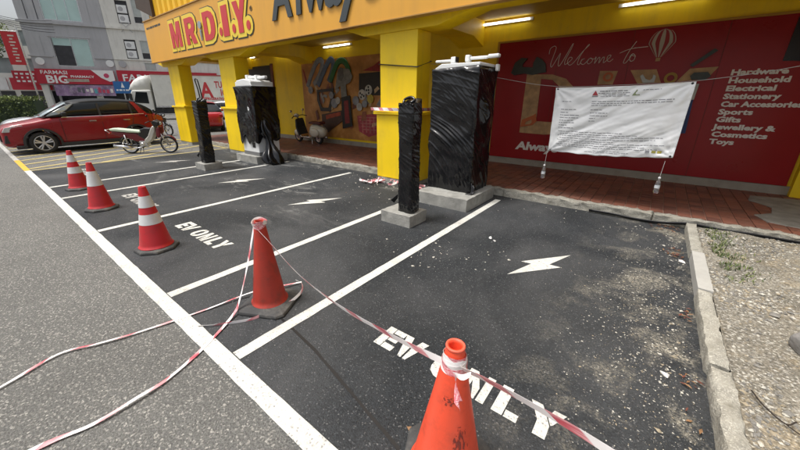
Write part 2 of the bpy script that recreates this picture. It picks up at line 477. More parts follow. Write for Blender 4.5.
# ------------------------------------------------------------ ground
me = MB(); me.add([(-400, -300, 0), (300, -300, 0), (300, 500, 0), (-400, 500, 0)], [(0, 1, 2, 3)])
tag(me.build("road", M_road), kind='structure')
XL, XR, YF, YB = -12.2, 0.56, 0.76, 5.9
me = MB(); me.add([(XL, YF - 0.1, .004), (XR + .05, YF - 0.1, .004), (XR + .05, YB, .004), (XL, YB, .004)], [(0, 1, 2, 3)])
tag(me.build("parking_bay_surface", M_bay), kind='structure')
Z1, Z2 = .008, .012
def strip(name, pts, w, m, z=Z1, parent=None):
    """painted stripe along pts with slightly ragged edges"""
    g = MB(); L_, R_ = [], []
    dense = []
    for a, b in zip(pts[:-1], pts[1:]):
        n = max(1, int(hypot(b[0] - a[0], b[1] - a[1]) / 0.12))
        dense += [(a[0] + (b[0] - a[0]) * i / n, a[1] + (b[1] - a[1]) * i / n) for i in range(n)]
    dense.append(pts[-1])
    for i, p in enumerate(dense):
        q, r = dense[max(0, i - 1)], dense[min(len(dense) - 1, i + 1)]
        dx, dy = r[0] - q[0], r[1] - q[1]; l = hypot(dx, dy); nx, ny = -dy / l, dx / l
        j1, j2 = 0.006 * nz(p[0] * 7, p[1] * 7, 1), 0.006 * nz(p[0] * 7, p[1] * 7, 9)
        L_.append((p[0] + nx * (w / 2 + j1), p[1] + ny * (w / 2 + j1), z)); R_.append((p[0] - nx * (w / 2 + j2), p[1] - ny * (w / 2 + j2), z))
    n = len(L_)
    g.add(L_ + R_, [(n + i, n + i + 1, i + 1, i) for i in range(n - 1)])
    return tag(g.build(name, m, parent), kind='structure')
strip("edge_line", [(-12.22, .705), (1.6, .705)], .112, M_mark, Z2)
strip("yellow_edge_line", [(-14.6, .705), (-12.24, .705)], .112, M_ymark, Z2)
strip("edge_line", [(-40, .705), (-14.62, .705)], .112, M_markfaint, Z2)
for x, m in ((-9.49, M_mark), (-8.22, M_mark), (-5.70, M_mark), (-3.20, M_mark), (-1.985, M_mark)):
    strip("bay_line", [(x, .77), (x, 5.62)], .10, m)
strip("asphalt_seam", [(-2.17, 1.22), (-1.6, 1.15), (-.70, .96)], .022, mat("bitumen_seam", (.010, .010, .011), .5, .1), .0065)
strip("yellow_box_line", [(-12.2, .77), (-12.33, 6.0)], .10, M_yfaint)
for i in range(11):
    x0 = -11.6 - i * 0.95
    y0, x1, y1 = .77, x0 - 2.35, 5.8
    if i < 1: y0 = 2.2; x0 = -12.3; x1 = -14.0
    strip("hatch_line", [(x0, y0), (x1, y1)], .14, M_yfaint)
strip("yellow_box_line", [(-24, 5.85), (-12.45, 5.85)], .10, M_yfaint)

BOLT = [(-.21, -.42), (-.085, -.03), (-.19, -.04), (.21, .47), (.075, .075), (.19, .08)]
def flat_poly(g, poly, cx, cy, z=Z1, m=0):
    g.add([(cx + u, cy + v, z) for u, v in poly], [tuple(range(len(poly)))], m)
# stencilled letters, one height = 1, x from the left edge of each letter
GL = {
 'E': (.62, [[(0, 0), (.26, 0), (.26, 1), (0, 1)], [(.285, 0), (.66, 0), (.66, .24), (.285, .24)], [(.285, .38), (.60, .38), (.60, .62), (.285, .62)], [(.285, .76), (.66, .76), (.66, 1), (.285, 1)]]),
 'V': (.80, [[(.27, 0), (.38, 0), (.38, .52), (.26, 1), (0, 1)], [(.44, 0), (.54, 0), (.80, 1), (.56, 1), (.44, .52)]]),
 'O': (.78, [[(.36, 0), (.36, .2), (.25, .32), (.25, .68), (.36, .8), (.36, 1), (.22, .97), (.06, .84), (0, .66), (0, .34), (.06, .16), (.22, .03)],
             [(.43, 0), (.57, .03), (.72, .16), (.78, .34), (.78, .66), (.72, .84), (.57, .97), (.43, 1), (.43, .8), (.53, .68), (.53, .32), (.43, .2)]]),
 'N': (.70, [[(0, 0), (.20, 0), (.20, .60), (.40, 0), (.46, 0), (.46, .42), (.23, 1), (0, 1)], [(.51, 0), (.71, 0), (.71, 1), (.51, 1)]]),
 'L': (.62, [[(0, 0), (.27, 0), (.27, 1), (0, 1)], [(.30, 0), (.60, 0), (.60, .24), (.30, .24)]]),
 'Y': (.78, [[(.26, 0), (.53, 0), (.53, .44), (.27, 1), (0, 1), (.26, .46)], [(.53, 1), (.80, 1), (.59, .52), (.55, .47), (.44, .70)]]),
}
ADV = [('E', 0), ('V', .155), ('O', .45), ('N', .67), ('L', .885), ('Y', 1.05)]
for k, cx in enumerate((-.70, -4.47, -6.98, -10.85)):
    g = MB(); flat_poly(g, BOLT, cx, 3.5)
    tag(g.build("lightning_bolt_marking", M_mark if k == 0 else M_markfaint if k == 3 else M_mark), kind='structure')
    g = MB()
    for ch, off in ADV:
        w_, polys = GL[ch]
        for po in polys:
            flat_poly(g, [(u * .24, v * .22) for u, v in po], cx - .63 + off * 1.02, 1.475 + (0.0 if k == 0 else .02))
    tag(g.build("ev_only_marking", M_mark if k < 2 else M_markfaint), kind='structure')

# bay at the right: rough ground beyond the kerb
def right_h(x, y):
    e = min(1, max(0, (x - .68) / .3))
    return .072 + e * (.035 * nz(x, y, 0, 1.3) + .015 * nz(x, y, 3, 6) + .010 * nz(x, y, 5, 20)) + .012 * e
g = MB(); nx_, ny_ = 90, 150
x0, x1, y0, y1 = .678, 5.5, -3.0, 5.80
vs = [(x0 + (x1 - x0) * i / nx_, y0 + (y1 - y0) * j / ny_, 0) for j in range(ny_ + 1) for i in range(nx_ + 1)]
vs = [(x, y, right_h(x, y)) for x, y, _ in vs]
g.add(vs, [(j * (nx_ + 1) + i, j * (nx_ + 1) + i + 1, (j + 1) * (nx_ + 1) + i + 1, (j + 1) * (nx_ + 1) + i) for j in range(ny_) for i in range(nx_)])
M_soil = mat("sandy_soil", (0.165, 0.15, 0.12), 0.95, 0.35, 3, 1.0, 45, speck=(0.40, 0.385, 0.34), sscale=85, samt=0.3, dirt=(0.29, 0.225, 0.13), dscale=1.8, damt=0.8, grain=.6, gscale=60)
tag(g.build("rough_ground", M_soil, smooth=True), kind='structure')

def rock_into(g, c, r, m=0, flat=.6):
    """8-point irregular pebble"""
    base = [(1, 0, 0), (-1, 0, 0), (0, 1, 0), (0, -1, 0), (0, 0, 1), (0, 0, -1)]
    a = random.uniform(0, 2 * pi); ca, sa = cos(a), sin(a)
    sx, sy = random.uniform(.7, 1.5), random.uniform(.6, 1.1)
    vs = []
    for b in base:
        k = random.uniform(.7, 1.2) * r
        x, y, z = b[0] * k * sx + random.uniform(-.3, .3) * r, b[1] * k * sy + random.uniform(-.3, .3) * r, b[2] * k * flat
        vs.append((c[0] + x * ca - y * sa, c[1] + x * sa + y * ca, c[2] + z))
    g.add(vs, [(0, 2, 4), (2, 1, 4), (1, 3, 4), (3, 0, 4), (2, 0, 5), (1, 2, 5), (3, 1, 5), (0, 3, 5)], m)
M_st = [mat("stone_pale", (0.50, 0.475, 0.41), .9, .2, 30, .5, 90), mat("stone_grey", (0.20, 0.19, 0.17), .9, .25, 30, .5, 90),
        mat("stone_tan", (0.32, 0.27, 0.19), .9, .25, 30, .5, 90), mat("stone_red", (0.17, 0.08, 0.055), .9, .25, 30)]
g = MB()
for i in range(46000):
    y = -1.2 + 7.0 * random.random()
    x = .70 + (2.6 if y > 1 else 1.5) * random.random() ** 1.25
    if y < 1.2 and x > 2.4: continue
    dens = nz(x, y, 7, 1.4) + .35 * nz(x, y, 2, 5)
    if dens < .02 and random.random() < .86: continue
    r = .003 + .015 * random.random() ** 3
    if random.random() < .012: r *= 2.0
    rock_into(g, (x, y, right_h(x, y) + r * .2), r, random.choices((0, 1, 2), (3, 5, 3))[0])
tag(g.build("gravel", M_st), kind='stuff')
g = MB()
def bay_crumb(n, cx, cy, sx, sy, rmin, rmax, ms=(0,)):
    for _ in range(n):
        x, y = random.gauss(cx, sx), random.gauss(cy, sy)
        if x > .53 or y > 5.85 or y < .9: continue
        r = rmin + (rmax - rmin) * random.random() ** 3
        rock_into(g, (x, y, .005 + r * .25), r, random.choice(ms))
bay_crumb(1700, .30, 2.3, .24, .6, .0015, .008, (0, 0, 2))
bay_crumb(1100, .22, 3.5, .26, .5, .0015, .008, (0, 0, 2))
bay_crumb(70, .42, 2.6, .08, .8, .006, .018, (0, 0, 2))
bay_crumb(250, .42, 4.9, .12, .5, .003, .014, (0, 1))
bay_crumb(90, -.3, 5.4, 1.0, .3, .004, .014, (0,))
bay_crumb(260, -.6, 3.0, 1.3, 1.4, .0015, .006, (0, 1))
bay_crumb(120, -4.5, 5.3, .5, .35, .006, .03, (0, 0, 1))
bay_crumb(300, -5.5, 4.2, 2.5, 1.0, .004, .012, (0,))
bay_crumb(70, -1.75, 3.1, .35, .3, .004, .02, (0,))
tag(g.build("debris", M_st), kind='stuff')
M_leafr = mat("dry_red_leaf", (0.13, 0.04, 0.025), .8, .4, 30)
M_leafb = mat("dry_brown_leaf", (0.24, 0.13, 0.06), .8, .4, 30)
g = MB()
for (cx, cy, n, s) in ((.35, 5.72, 60, .13), (.46, 4.75, 40, .08), (.49, 3.3, 12, .06), (.49, 2.45, 10, .06), (.47, 2.1, 3, .05), (-4.3, 4.7, 8, .15)):
    for _ in range(n):
        x, y = random.gauss(cx, s * .6), random.gauss(cy, s)
        if x > .54 or y > 5.88: continue
        a, l = random.uniform(0, 6.3), random.uniform(.012, .028)
        ca, sa, z = cos(a), sin(a), random.uniform(.008, .03)
        pts = [(-l, 0, 0), (0, -l * .35, .006), (l, 0, random.uniform(0, .012)), (0, l * .35, .006)]
        g.add([(x + p[0] * ca - p[1] * sa, y + p[0] * sa + p[1] * ca, z + p[2]) for p in pts], [(0, 1, 2, 3)], random.choice((0, 0, 1)))
tag(g.build("fallen_leaves", [M_leafr, M_leafb]), kind='stuff')
# weeds by the head of the kerb
M_weed = mat("weed_green", (0.06, 0.085, 0.025), .7, .4, 12)
M_weed2 = mat("weed_pale", (0.16, 0.19, 0.06), .7, .4, 12)
g = MB()
for _ in range(1000):
    t = random.random()
    x = .74 + abs(random.gauss(0, .13)) + .05 * t; y = 5.72 - 1.5 * t + random.gauss(0, .08)
    if y > 5.8: y = 5.8 - random.random() * .1
    if nz(x, y, 1, 5) < -.1: continue
    z = right_h(x, y)
    a, l, w_ = random.uniform(0, 6.3), random.uniform(.015, .05), random.uniform(.003, .008)
    lean = random.uniform(.2, 1.2)
    dx, dy = cos(a), sin(a)
    g.add([(x - dy * w_, y + dx * w_, z), (x + dy * w_, y - dx * w_, z), (x + dx * l * lean, y + dy * l * lean, z + l)], [(0, 1, 2)], random.choice((0, 0, 1)))
tag(g.build("weeds", [M_weed, M_weed2]), kind='stuff')

# right-hand kerb: separate stones
def rough_box(g, x0, x1, y0, y1, z0, z1, amp, seed, n=(3, 12, 3), m=0):
    """box with a fine surface grid, knocked about by noise"""
    bm = bmesh.new(); bmesh.ops.create_cube(bm, size=1)
    me_ = max(n)
    grid = MB()
    def face(fu, nu, nv, flip):
        vs = [fu(i / nu, j / nv) for j in range(nv + 1) for i in range(nu + 1)]
        fs = [(j * (nu + 1) + i, j * (nu + 1) + i + 1, (j + 1) * (nu + 1) + i + 1, (j + 1) * (nu + 1) + i) for j in range(nv) for i in range(nu)]
        if flip: fs = [f[::-1] for f in fs]
        grid.add(vs, fs, m)
    L3 = lambda a, b, t: a + (b - a) * t
    face(lambda u, v: (L3(x0, x1, u), L3(y0, y1, v), z1), n[0], n[1], False)
    face(lambda u, v: (L3(x0, x1, u), y0, L3(z0, z1, v)), n[0], n[2], False)
    face(lambda u, v: (L3(x0, x1, u), y1, L3(z0, z1, v)), n[0], n[2], True)
    face(lambda u, v: (x0, L3(y0, y1, u), L3(z0, z1, v)), n[1], n[2], True)
    face(lambda u, v: (x1, L3(y0, y1, u), L3(z0, z1, v)), n[1], n[2], False)
    bm.free()
    out = []
    cx, cy, cz = (x0 + x1) / 2, (y0 + y1) / 2, (z0 + z1) / 2
    for x, y, z in grid.v:
        k = 1.25 if z > z0 + 1e-4 else .3
        d = Vector((nz(x + seed, y, z, 9), nz(x, y + seed, z, 9), nz(x, y, z + seed, 9))) * amp * k
        d += Vector((nz(x + seed, y, z, 30), nz(x, y + seed, z, 30), nz(x, y, z + seed, 30))) * amp * .5 * k
        ex = (abs(x - cx) > (x1 - x0) * .49) + (abs(y - cy) > (y1 - y0) * .49) + (z > z1 - 1e-4)
        if ex >= 2:
            d += Vector((cx - x, 0, cz - z)).normalized() * amp * (.9 + nz(x, y, seed, 14))
        out.append((x + d.x, y + d.y, z + d.z))
    g.add(out, grid.f, m)
    return g
kerb = thing("kerb", None, None, (0, 0, 0)); kerb['kind'] = 'structure'
M_kerbold = mat("weathered_kerb", (0.32, 0.305, 0.26), .95, .35, 14, 1.0, 60, speck=(.50, .48, .41), sscale=170, samt=.35, dirt=(0.13, 0.12, 0.09), dscale=7, damt=.85)
ks = [(5.86, 4.72, M_kerbold, .010), (4.70, 3.72, M_concnew, .004), (3.71, 2.60, M_kerbold, .014), (2.57, 1.55, M_kerbold, .016), (1.53, .55, M_kerbold, .014), (.53, -.5, M_kerbold, .012), (-.52, -1.6, M_kerbold, .012)]
for i, (b, a, m, amp) in enumerate(ks):
    sh = (.0, .012, -.004, .01, .0, .01, .0)[i]
    g = rough_box(MB(), .565 + sh * .5, .672 + sh * .5, a, b, .0, .108 + sh * .3, amp * .72, i * 3.1, (4, int((b - a) * 28), 4))
    g.build("kerb_stone", m, kerb, smooth=True)
# ------------------------------------------------------------ arcade walkway
walk = MB().box(-16.3, 7.5, 6.03, 8.6, -.05, .118).build("walkway", M_grout)
tag(walk, kind='structure')
M_tile = [mat("clay_tile_" + n, c, .62, .18, 4, .25, 60, dirt=(.16, .12, .095), dscale=1.6, damt=.75) for n, c in (("red", (.245, .095, .062)), ("brown", (.19, .078, .053)), ("dark", (.155, .062, .045)))]
TS = .158
tmesh = []
for k, m in enumerate(M_tile):
    t = MB().box(-TS / 2 + .006, TS / 2 - .006, -TS / 2 + .005, TS / 2 - .005, 0, .014).build("tile", m)
    tmesh.append(t.data); bpy.data.objects.remove(t, do_unlink=True)
rows = [6.06 + TS * (j + .5) for j in range(16)]
cols = [i * TS - 16.2 for i in range(150)]
ncol = 0
far = MB()
for x in cols:
    for j, y in enumerate(rows):
        z = .118 + random.uniform(-.0015, .0015)
        km = random.choices((0, 1, 2), (6, 3, 1))[0]
        if nz(x, y, 0, .8) > .25: km = random.choices((0, 1, 2), (2, 4, 3))[0]
        if -.62 < x < 2.35 and ncol < 300:
            o = bpy.data.objects.new("tile", tmesh[km]); COL.objects.link(o); o.parent = walk
            o.location = (x, y, z); o.rotation_euler = (random.uniform(-.01, .01), random.uniform(-.01, .01), random.uniform(-.008, .008))
            ncol += 1
        else:
            far.box(x - TS / 2 + .006, x + TS / 2 - .006, y - TS / 2 + .005, y + TS / 2 - .005, z, z + .014, km)
tag(far.build("tile_field", M_tile, walk), kind='stuff')
patch = [(1.48, 8.15), (1.40, 7.75), (1.62, 7.4), (1.55, 7.0), (1.33, 6.75), (1.42, 6.45), (1.9, 6.28), (3.4, 6.3), (3.6, 8.2), (2.4, 8.35)]
g = MB(); g.prism(patch, .120, .1385, lambda u, v, w: (u + .02 * nz(u, v, 1, 7), v, w))
tag(g.build("cement_patch", M_conc, walk), kind='structure')
def long_kerb(x0, x1, seed, m):
    n = int((x1 - x0) * 14)
    return rough_box(MB(), x0, x1, 5.90, 6.05, 0, .134, .019, seed, (n * 2, 5, 5)).build("walkway_edge", M_kerbold, smooth=True)
for i, (a, b) in enumerate(((-16.3, -11.8), (-11.8, -8.3), (-8.28, -5.0), (-4.98, -2.0), (-2.0, .2), (.2, 3.2), (3.2, 7.5))):
    tag(long_kerb(a, b, i * 2.7, M_conc), kind='structure')
# hoses lying along the foot of the kerb
for k, (zz, off, r) in enumerate(((.03, 0, .016), (.05, -.03, .011))):
    pts = [(-.6 + i * .3, 5.868 + off + .012 * sin(i * 1.7 + k), zz + .006 * sin(i * 2.3) + (.05 if i > 3 else .0)) for i in range(22)]
    o = MB().tube(catmull(pts, 4), r, 8).build("black_hose", M_black, smooth=True)
    tag(o, ("thick black hose" if k == 0 else "thin black hose beside the thick one") + " lying along the foot of the walkway edge", "hose")

# ------------------------------------------------------------ shop building
shop = thing("shop_building", "yellow corner shop with an open arcade, orange fascia and square yellow pillars", "building")
M_dark = mat("dark_brown_underside", (.06, .04, .03), .8, .2)
M_shut = mat("dark_shutter", (.035, .03, .028), .6, .3, 6)
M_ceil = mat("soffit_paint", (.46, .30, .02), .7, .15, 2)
MB().box(-16.5, 7.5, 8.6, 8.8, 0, 3.5).box(-16.5, -16.3, 8.8, 16, 0, 3.5).build("wall", M_yellow, shop)
MB().box(-16.45, 1.98, 8.572, 8.598, .13, .285).build("skirting", mat("cement_skirting", (.33, .30, .25), .85, .15, 5, .3, 50, dirt=(.16, .13, .10), dscale=3, damt=.6), shop)
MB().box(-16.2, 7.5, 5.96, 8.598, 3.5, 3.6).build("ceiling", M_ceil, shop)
MB().box(-15.9, 7.5, 5.46, 16, 3.62, 9.0).build("upper_storey", M_yellow, shop)
MB().box(-15.95, 7.5, 5.20, 5.34, 3.05, 4.42).build("fascia", M_orange, shop)
MB().box(-15.97, 7.5, 5.17, 5.45, 4.423, 4.45).box(-15.965, 7.5, 5.185, 5.345, 3.03, 3.047).build("fascia_trim", mat("tan_trim", (.42, .23, .06), .5, .1), shop)
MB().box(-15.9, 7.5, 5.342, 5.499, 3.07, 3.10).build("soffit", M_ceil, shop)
g = MB()
x = -15.85
while x < 7.3:
    w_ = .44
    prof = [(x, 5.455), (x + .07, 5.40), (x + .27, 5.40), (x + .34, 5.455)]
    g.prism(prof, 4.452, 8.95, lambda u, v, w: (u, v, w))
    x += w_
g.build("corrugated_cladding", mat("yellow_cladding", (.80, .47, .01), .5, .05, 2), shop)
MB().prism([(-16.65, 5.0), (-15.22, 4.53), (-15.22, 6.2), (-16.65, 6.2)], 5.30, 5.395, lambda u, v, w: (u, w, v)).box(-17.6, -16.0, 6.0, 12, 4.7, 6.6).build("side_canopy", M_dark, shop)
MB().box(-16.15, 7.5, 5.50, 5.94, 3.10, 3.52).build("beam", M_yellow, shop)
for (xl, xr) in ((-15.35, -14.4), (-11.25, -10.32), (-4.62, -3.73), (2.0, 2.9)):
    c = MB().box(xl, xr, 5.5, 5.95, 1.48, 2.9).box(xl - .07, xr + .07, 5.45, 5.955, .10, 1.41)
    c = c.build("column", M_yellow, shop, bevel=.012)
    MB().box(xl - .12, xr + .12, 5.40, 5.96, 1.412, 1.478).build("ledge", M_yellow, c, bevel=.01)
    MB().box(xl - .06, xr + .06, 5.46, 5.955, 0.0, .098).build("footing", M_conc, c)
    MB().prism([(xl - 1.05, 3.099), (xl - .42, 2.902), (xr + .40, 2.902), (xr + 1.15, 3.099)], 5.497, 5.945, lambda u, v, w: (u, w, v)).build("haunch", M_yellow, shop)
    MB().prism([(5.95, 3.1), (5.95, 2.95), (6.35, 3.12), (8.0, 3.12), (8.598, 2.95), (8.598, 3.498), (5.95, 3.498)], xl + .12, xr - .12, lambda u, v, w: (w, u, v)).build("cross_beam", M_yellow, shop)
MB().box(1.98, 2.9, 8.45, 8.599, .13, 3.498).build("pilaster", M_yellow, shop)
sh = MB().box(-15.3, -13.15, 8.56, 8.599, .13, 3.05).build("shutter", M_shut, shop)
g = MB()
for i in range(24): g.box(-15.25, -13.2, 8.55, 8.559, .2 + i * .118, .28 + i * .118)
g.build("slat_band", M_shut, sh)
MB().box(-13.15, -13.02, 8.54, 8.60, .13, 3.1).build("door_frame", mat("red_brown_frame", (.16, .05, .03), .6, .2), shop)

# fascia lettering
sign = thing("fascia_lettering", "red raised shop name letters with yellow and black outline on the orange fascia", "sign", (-11.1, 5.2, 3.7))
M_red = mat("sign_red", (.55, .035, .04), .4, .05)
M_sy = mat("sign_yellow", (.80, .58, .05), .4, .05)
M_sk = mat("sign_black", (.03, .035, .03), .4, .05)
Hh = .74
def gl(ch):
    return {'M': ([(0, 0), (.26, 0), (.26, .55), (.42, 0), (.60, 0), (.76, .55), (.76, 0), (1.02, 0), (1.02, .12), (1.02, 1), (.68, 1), (.51, .45), (.34, 1), (0, 1)], []),
            'R': ([(0, 0), (.32, 0), (.32, .36), (.42, .36), (.62, 0), (1.0, 0), (.76, .42), (.90, .52), (.96, .70), (.92, .87), (.80, .97), (.66, 1), (0, 1)], [[(.32, .58), (.52, .58), (.62, .64), (.63, .73), (.54, .80), (.32, .80)]]),
            'D': ([(0, 0), (.56, 0), (.80, .07), (.96, .24), (1.0, .45), (1.0, .58), (.95, .78), (.80, .93), (.56, 1), (0, 1)], [[(.34, .20), (.50, .20), (.62, .32), (.64, .5), (.62, .68), (.50, .80), (.34, .80)]]),
            'I': ([(0, 0), (.44, 0), (.44, 1), (0, 1)], []),
            'Y': ([(.30, 0), (.72, 0), (.72, .38), (1.08, 1), (.68, 1), (.52, .66), (.36, 1), (-.06, 1), (.30, .38)], []),
            '.': ([(.15 + .15 * cos(2 * pi * k / 12), .15 + .15 * sin(2 * pi * k / 12)) for k in range(12)], [])}[ch]
items = [('M', -13.62, 1.0, 0), ('R', -12.44, .92, 0), ('D', -11.16, .88, 0), ('.', -10.24, .72, .09), ('I', -10.02, .92, 0), ('.', -9.52, .72, .09), ('Y', -9.36, .70, 0), ('.', -8.80, .78, .09)]
LD = Vector((-11.1, 5.2, 3.7))
for layer, (grow, d0, d1, m, nm) in enumerate(((.130, -.001, -.006, M_sk, "letter_shadow"), (.104, -.010, -.014, M_sy, "letter_outline"), (0, -.018, -.026, M_red, "letter"))):
    for n_, (ch, x, xs, dz) in enumerate(items):
        outer, holes = gl(ch)
        S_ = Hh * 1.08
        po = [(x + u * S_ * xs, 3.355 + dz * .3 + v * Hh) for u, v in outer]
        ho = [[(x + u * S_ * xs, 3.355 + v * Hh) for u, v in h] for h in holes] if layer == 2 else []
        if layer < 2:
            po = offset_poly(po, grow)
        e = .0004 * n_
        sx_, sz_ = (.012, -.004) if layer == 0 else (0, 0)
        shape2d(po, ho, d0 - e, d1 - e, lambda u, v, w, a=sx_, b=sz_: (u - LD.x + a, w, v - LD.z + b), nm, m, sign)
# the screw that stands for a dot between the two words
scr = MB()
scr.lathe([(.0, -.03), (.10, -.03), (.10, -.005), (0, -.005)], (0, 0, 0), 16, axis='y')
scr.move(Matrix.Translation((-11.345 - LD.x, -.03, 3.80 - LD.z)) @ Matrix.Rotation(0, 4, 'X'))
for i in range(5):
    r = .055 - i * .008
    scr.box(-11.345 - LD.x - r, -11.345 - LD.x + r, -.055, -.03, 3.62 - i * .055 - LD.z, 3.655 - i * .055 - LD.z)
scr.box(-11.345 - LD.x - .028, -11.345 - LD.x + .028, -.05, -.031, 3.38 - LD.z, 3.68 - LD.z)
scr.build("screw_emblem", mat("sign_grey", (.30, .34, .36), .4, .1), sign)
text_mesh("®", "registered_mark", M_sk, sign, .16, face_minus_y(-8.60 - LD.x, -.004, 3.78 - LD.z), extrude=.003)
aw = thing("slogan_lettering", "dark grey raised slogan letters on the orange fascia beside the red shop name", "sign", (-7.6, 5.2, 3.5))
for ch, x in (('A', 0), ('l', .84), ('w', 1.14), ('a', 1.80), ('y', 2.26), ('s', 2.86)):
    text_mesh(ch, "letter", mat("sign_charcoal", (.045, .055, .06), .45, .05), aw, 1.30, face_minus_y(x, -.02, -.02), bold=.035, extrude=.018, xs=.80 if ch in "Aw" else .86, shear=.08)
# small dark line of print at the top left corner of the fascia
tl = MB()
xx = -15.75
for w_ in (.16, .10, .22, .12, .30, .2):
    tl.box(xx, xx + w_, -.006, -.001, 4.16, 4.22); xx += w_ + .05
tl.move(Matrix.Translation((15.3, 0, -4.2)))
o = tl.build("small_print", M_sk); o.location = (-15.3, 5.2, 4.2)
tag(o, "thin line of dark print at the corner end of the orange fascia", "sign print")

# tube lights on the back wall
M_tube = mat("fluorescent_tube", (.9, .9, .9), .3, 0, emit=(1, .97, .9), estr=4.5)
lamps = [(-14.85, "tube light above the dark shutter"), (-12.2, "tube light on the yellow wall between the shutter and the mural"), (-9.1, "tube light above the mural of toys and tools"),
         (-3.4, "tube light above the left corner of the red billboard"), (-.4, "tube light above the middle of the red billboard"), (-17.4, None)]
for x, lb in lamps:
    if lb is None: continue
    t = thing("tube_light", "glowing white " + lb, "tube light", (x, 8.6, 3.42), group="tube lights along the arcade wall")
    MB().box(-.70, .70, -.055, -.001, -.028, .03).build("housing", M_white, t)
    MB().tube([(-.62, -.075, -.005), (.62, -.075, -.005)], .018, 8).build("tube", M_tube, t, smooth=True)

# ------------------------------------------------------------ red billboard with cut-out letters and tools
bb = thing("billboard", "big dark red billboard with white words and wooden tool letters on the back wall", "billboard", (-.75, 8.6, 1.6))
BX, BZ = -.75, 1.6
M_bred = mat("billboard_red", (.30, .011, .015), .30, .12, 1.2, 0, 0, spec=.35)
M_gold = mat("gold_edge", (.42, .22, .02), .5, .1)
M_print = mat("billboard_white_print", (.80, .78, .74), .5, .05)
M_wood = mat("plywood_print", (.46, .29, .14), .5, .3, 9)
pan = MB().box(-3.40 - BX, 1.93 - BX, -.045, -.001, .292 - BZ, 2.97 - BZ).build("panel", M_bred, bb)
MB().box(-3.45 - BX, -3.402 - BX, -.055, -.001, .292 - BZ, 3.01 - BZ).box(-3.402 - BX, 1.93 - BX, -.055, -.001, 2.972 - BZ, 3.01 - BZ).build("edge_strip", M_gold, bb)
g = MB()
for xx in (-2.07, -.74, .60): MB().box(xx - BX, xx + .006 - BX, -.0465, -.046, .30 - BZ, 2.96 - BZ).build("panel_joint", M_dark, bb)

lines_ = ["Hardware", "Household", "Electrical", "Stationery", "Car Accessories", "Sports", "Gifts", "Jewellery &", "Cosmetics", "Toys"]
for i, s_ in enumerate(lines_):
    text_mesh(s_, "word", M_print, bb, .122, face_minus_y(.785 - BX, -.049, 2.105 - .1305 * i - BZ), shear=.02, bold=.0055, extrude=.002, xs=1.36 if len(s_) < 12 else 1.20, space=1.0)
text_mesh("Always", "word", M_print, bb, .26, face_minus_y(-2.72 - BX, -.049, .53 - BZ), shear=.10, bold=.011, extrude=.002, xs=1.30)
g = MB()
for st in WELCOME:
    pts = [(x - BX, -.049, z - BZ) for x, z in st]
    g.tube(catmull(pts, 4), .0055, 5)
g.build("script_lettering", M_print, bb, smooth=True)
def flatp(poly, name, m, parent, ox, oz, d0=-.046, d1=-.058, holes=()):
    return shape2d([(x - ox, z - oz) for x, z in poly], [[(x - ox, z - oz) for x, z in h] for h in holes], d0, d1, lambda u, v, w: (u, w, v), name, m, parent)
flatp(WOOD_D, "wooden_letter", M_wood, bb, BX, BZ, holes=[WOOD_DH])
for t_ in TRAP: flatp(t_, "wooden_letter", M_wood, bb, BX, BZ)
M_tool = mat("tool_iron", (.05, .055, .05), .35, .2, 9, metal=.6)
flatp([(x, z) for x, z in [(-3.05, 2.30), (-2.98, 2.52), (-2.84, 2.62), (-2.70, 2.60), (-2.80, 2.48), (-2.80, 2.42), (-2.56, 2.40), (-2.56, 2.50), (-2.50, 2.62), (-2.38, 2.56), (-2.29, 2.46), (-2.26, 2.29), (-2.55, 2.24), (-2.75, 2.28), (-2.97, 2.25)]], "vice", M_tool, bb, BX, BZ, -.047, -.09)
flatp(HAM[0], "hammer_head", M_tool, bb, BX, BZ, -.060, -.10)
flatp(HAM[2], "hammer_grip", M_tool, bb, BX, BZ, -.060, -.085)
flatp(SHAFT, "hammer_shaft", mat("tool_steel", (.35, .34, .30), .4, .2, metal=.5), bb, BX, BZ, -.047, -.08)
flatp(BLUE, "blue_grip", mat("grip_blue", (.02, .045, .16), .5, .1), bb, BX, BZ, -.047, -.085)
flatp(SPAN, "spanner", mat("tool_chrome", (.40, .40, .37), .35, .2, metal=.5), bb, BX, BZ, -.060, -.075)
flatp([(-2.677, 1.067), (-2.655, 1.237), (-2.40, 1.35), (-2.354, 1.391), (-2.313, 1.213), (-2.40, 1.12)], "saw_handle", mat("saw_orange", (.50, .12, .03), .5, .1), bb, BX, BZ, -.060, -.075, holes=[[(-2.577, 1.125), (-2.561, 1.19), (-2.43, 1.25), (-2.42, 1.18), (-2.46, 1.141)]])
for (x, z), r, m in (((-.018, 2.082), .10, mat("tape_yellow", (.40, .24, .03), .5, .1)), ((-1.034, 2.14), .09, mat("saw_orange", (0, 0, 0)))):
    ring = [(x + r * cos(a * pi / 10), z + r * sin(a * pi / 10)) for a in range(20)]
    hole = [(x + r * .55 * cos(a * pi / 10), z + r * .55 * sin(a * pi / 10)) for a in range(20)]
    flatp(ring, "ring_tool", m, bb, BX, BZ, -.060, -.08, holes=[hole])
flatp(DARK, "dark_panel", mat("board_black", (.012, .012, .018), .3, .1), bb, BX, BZ, -.047, -.055)
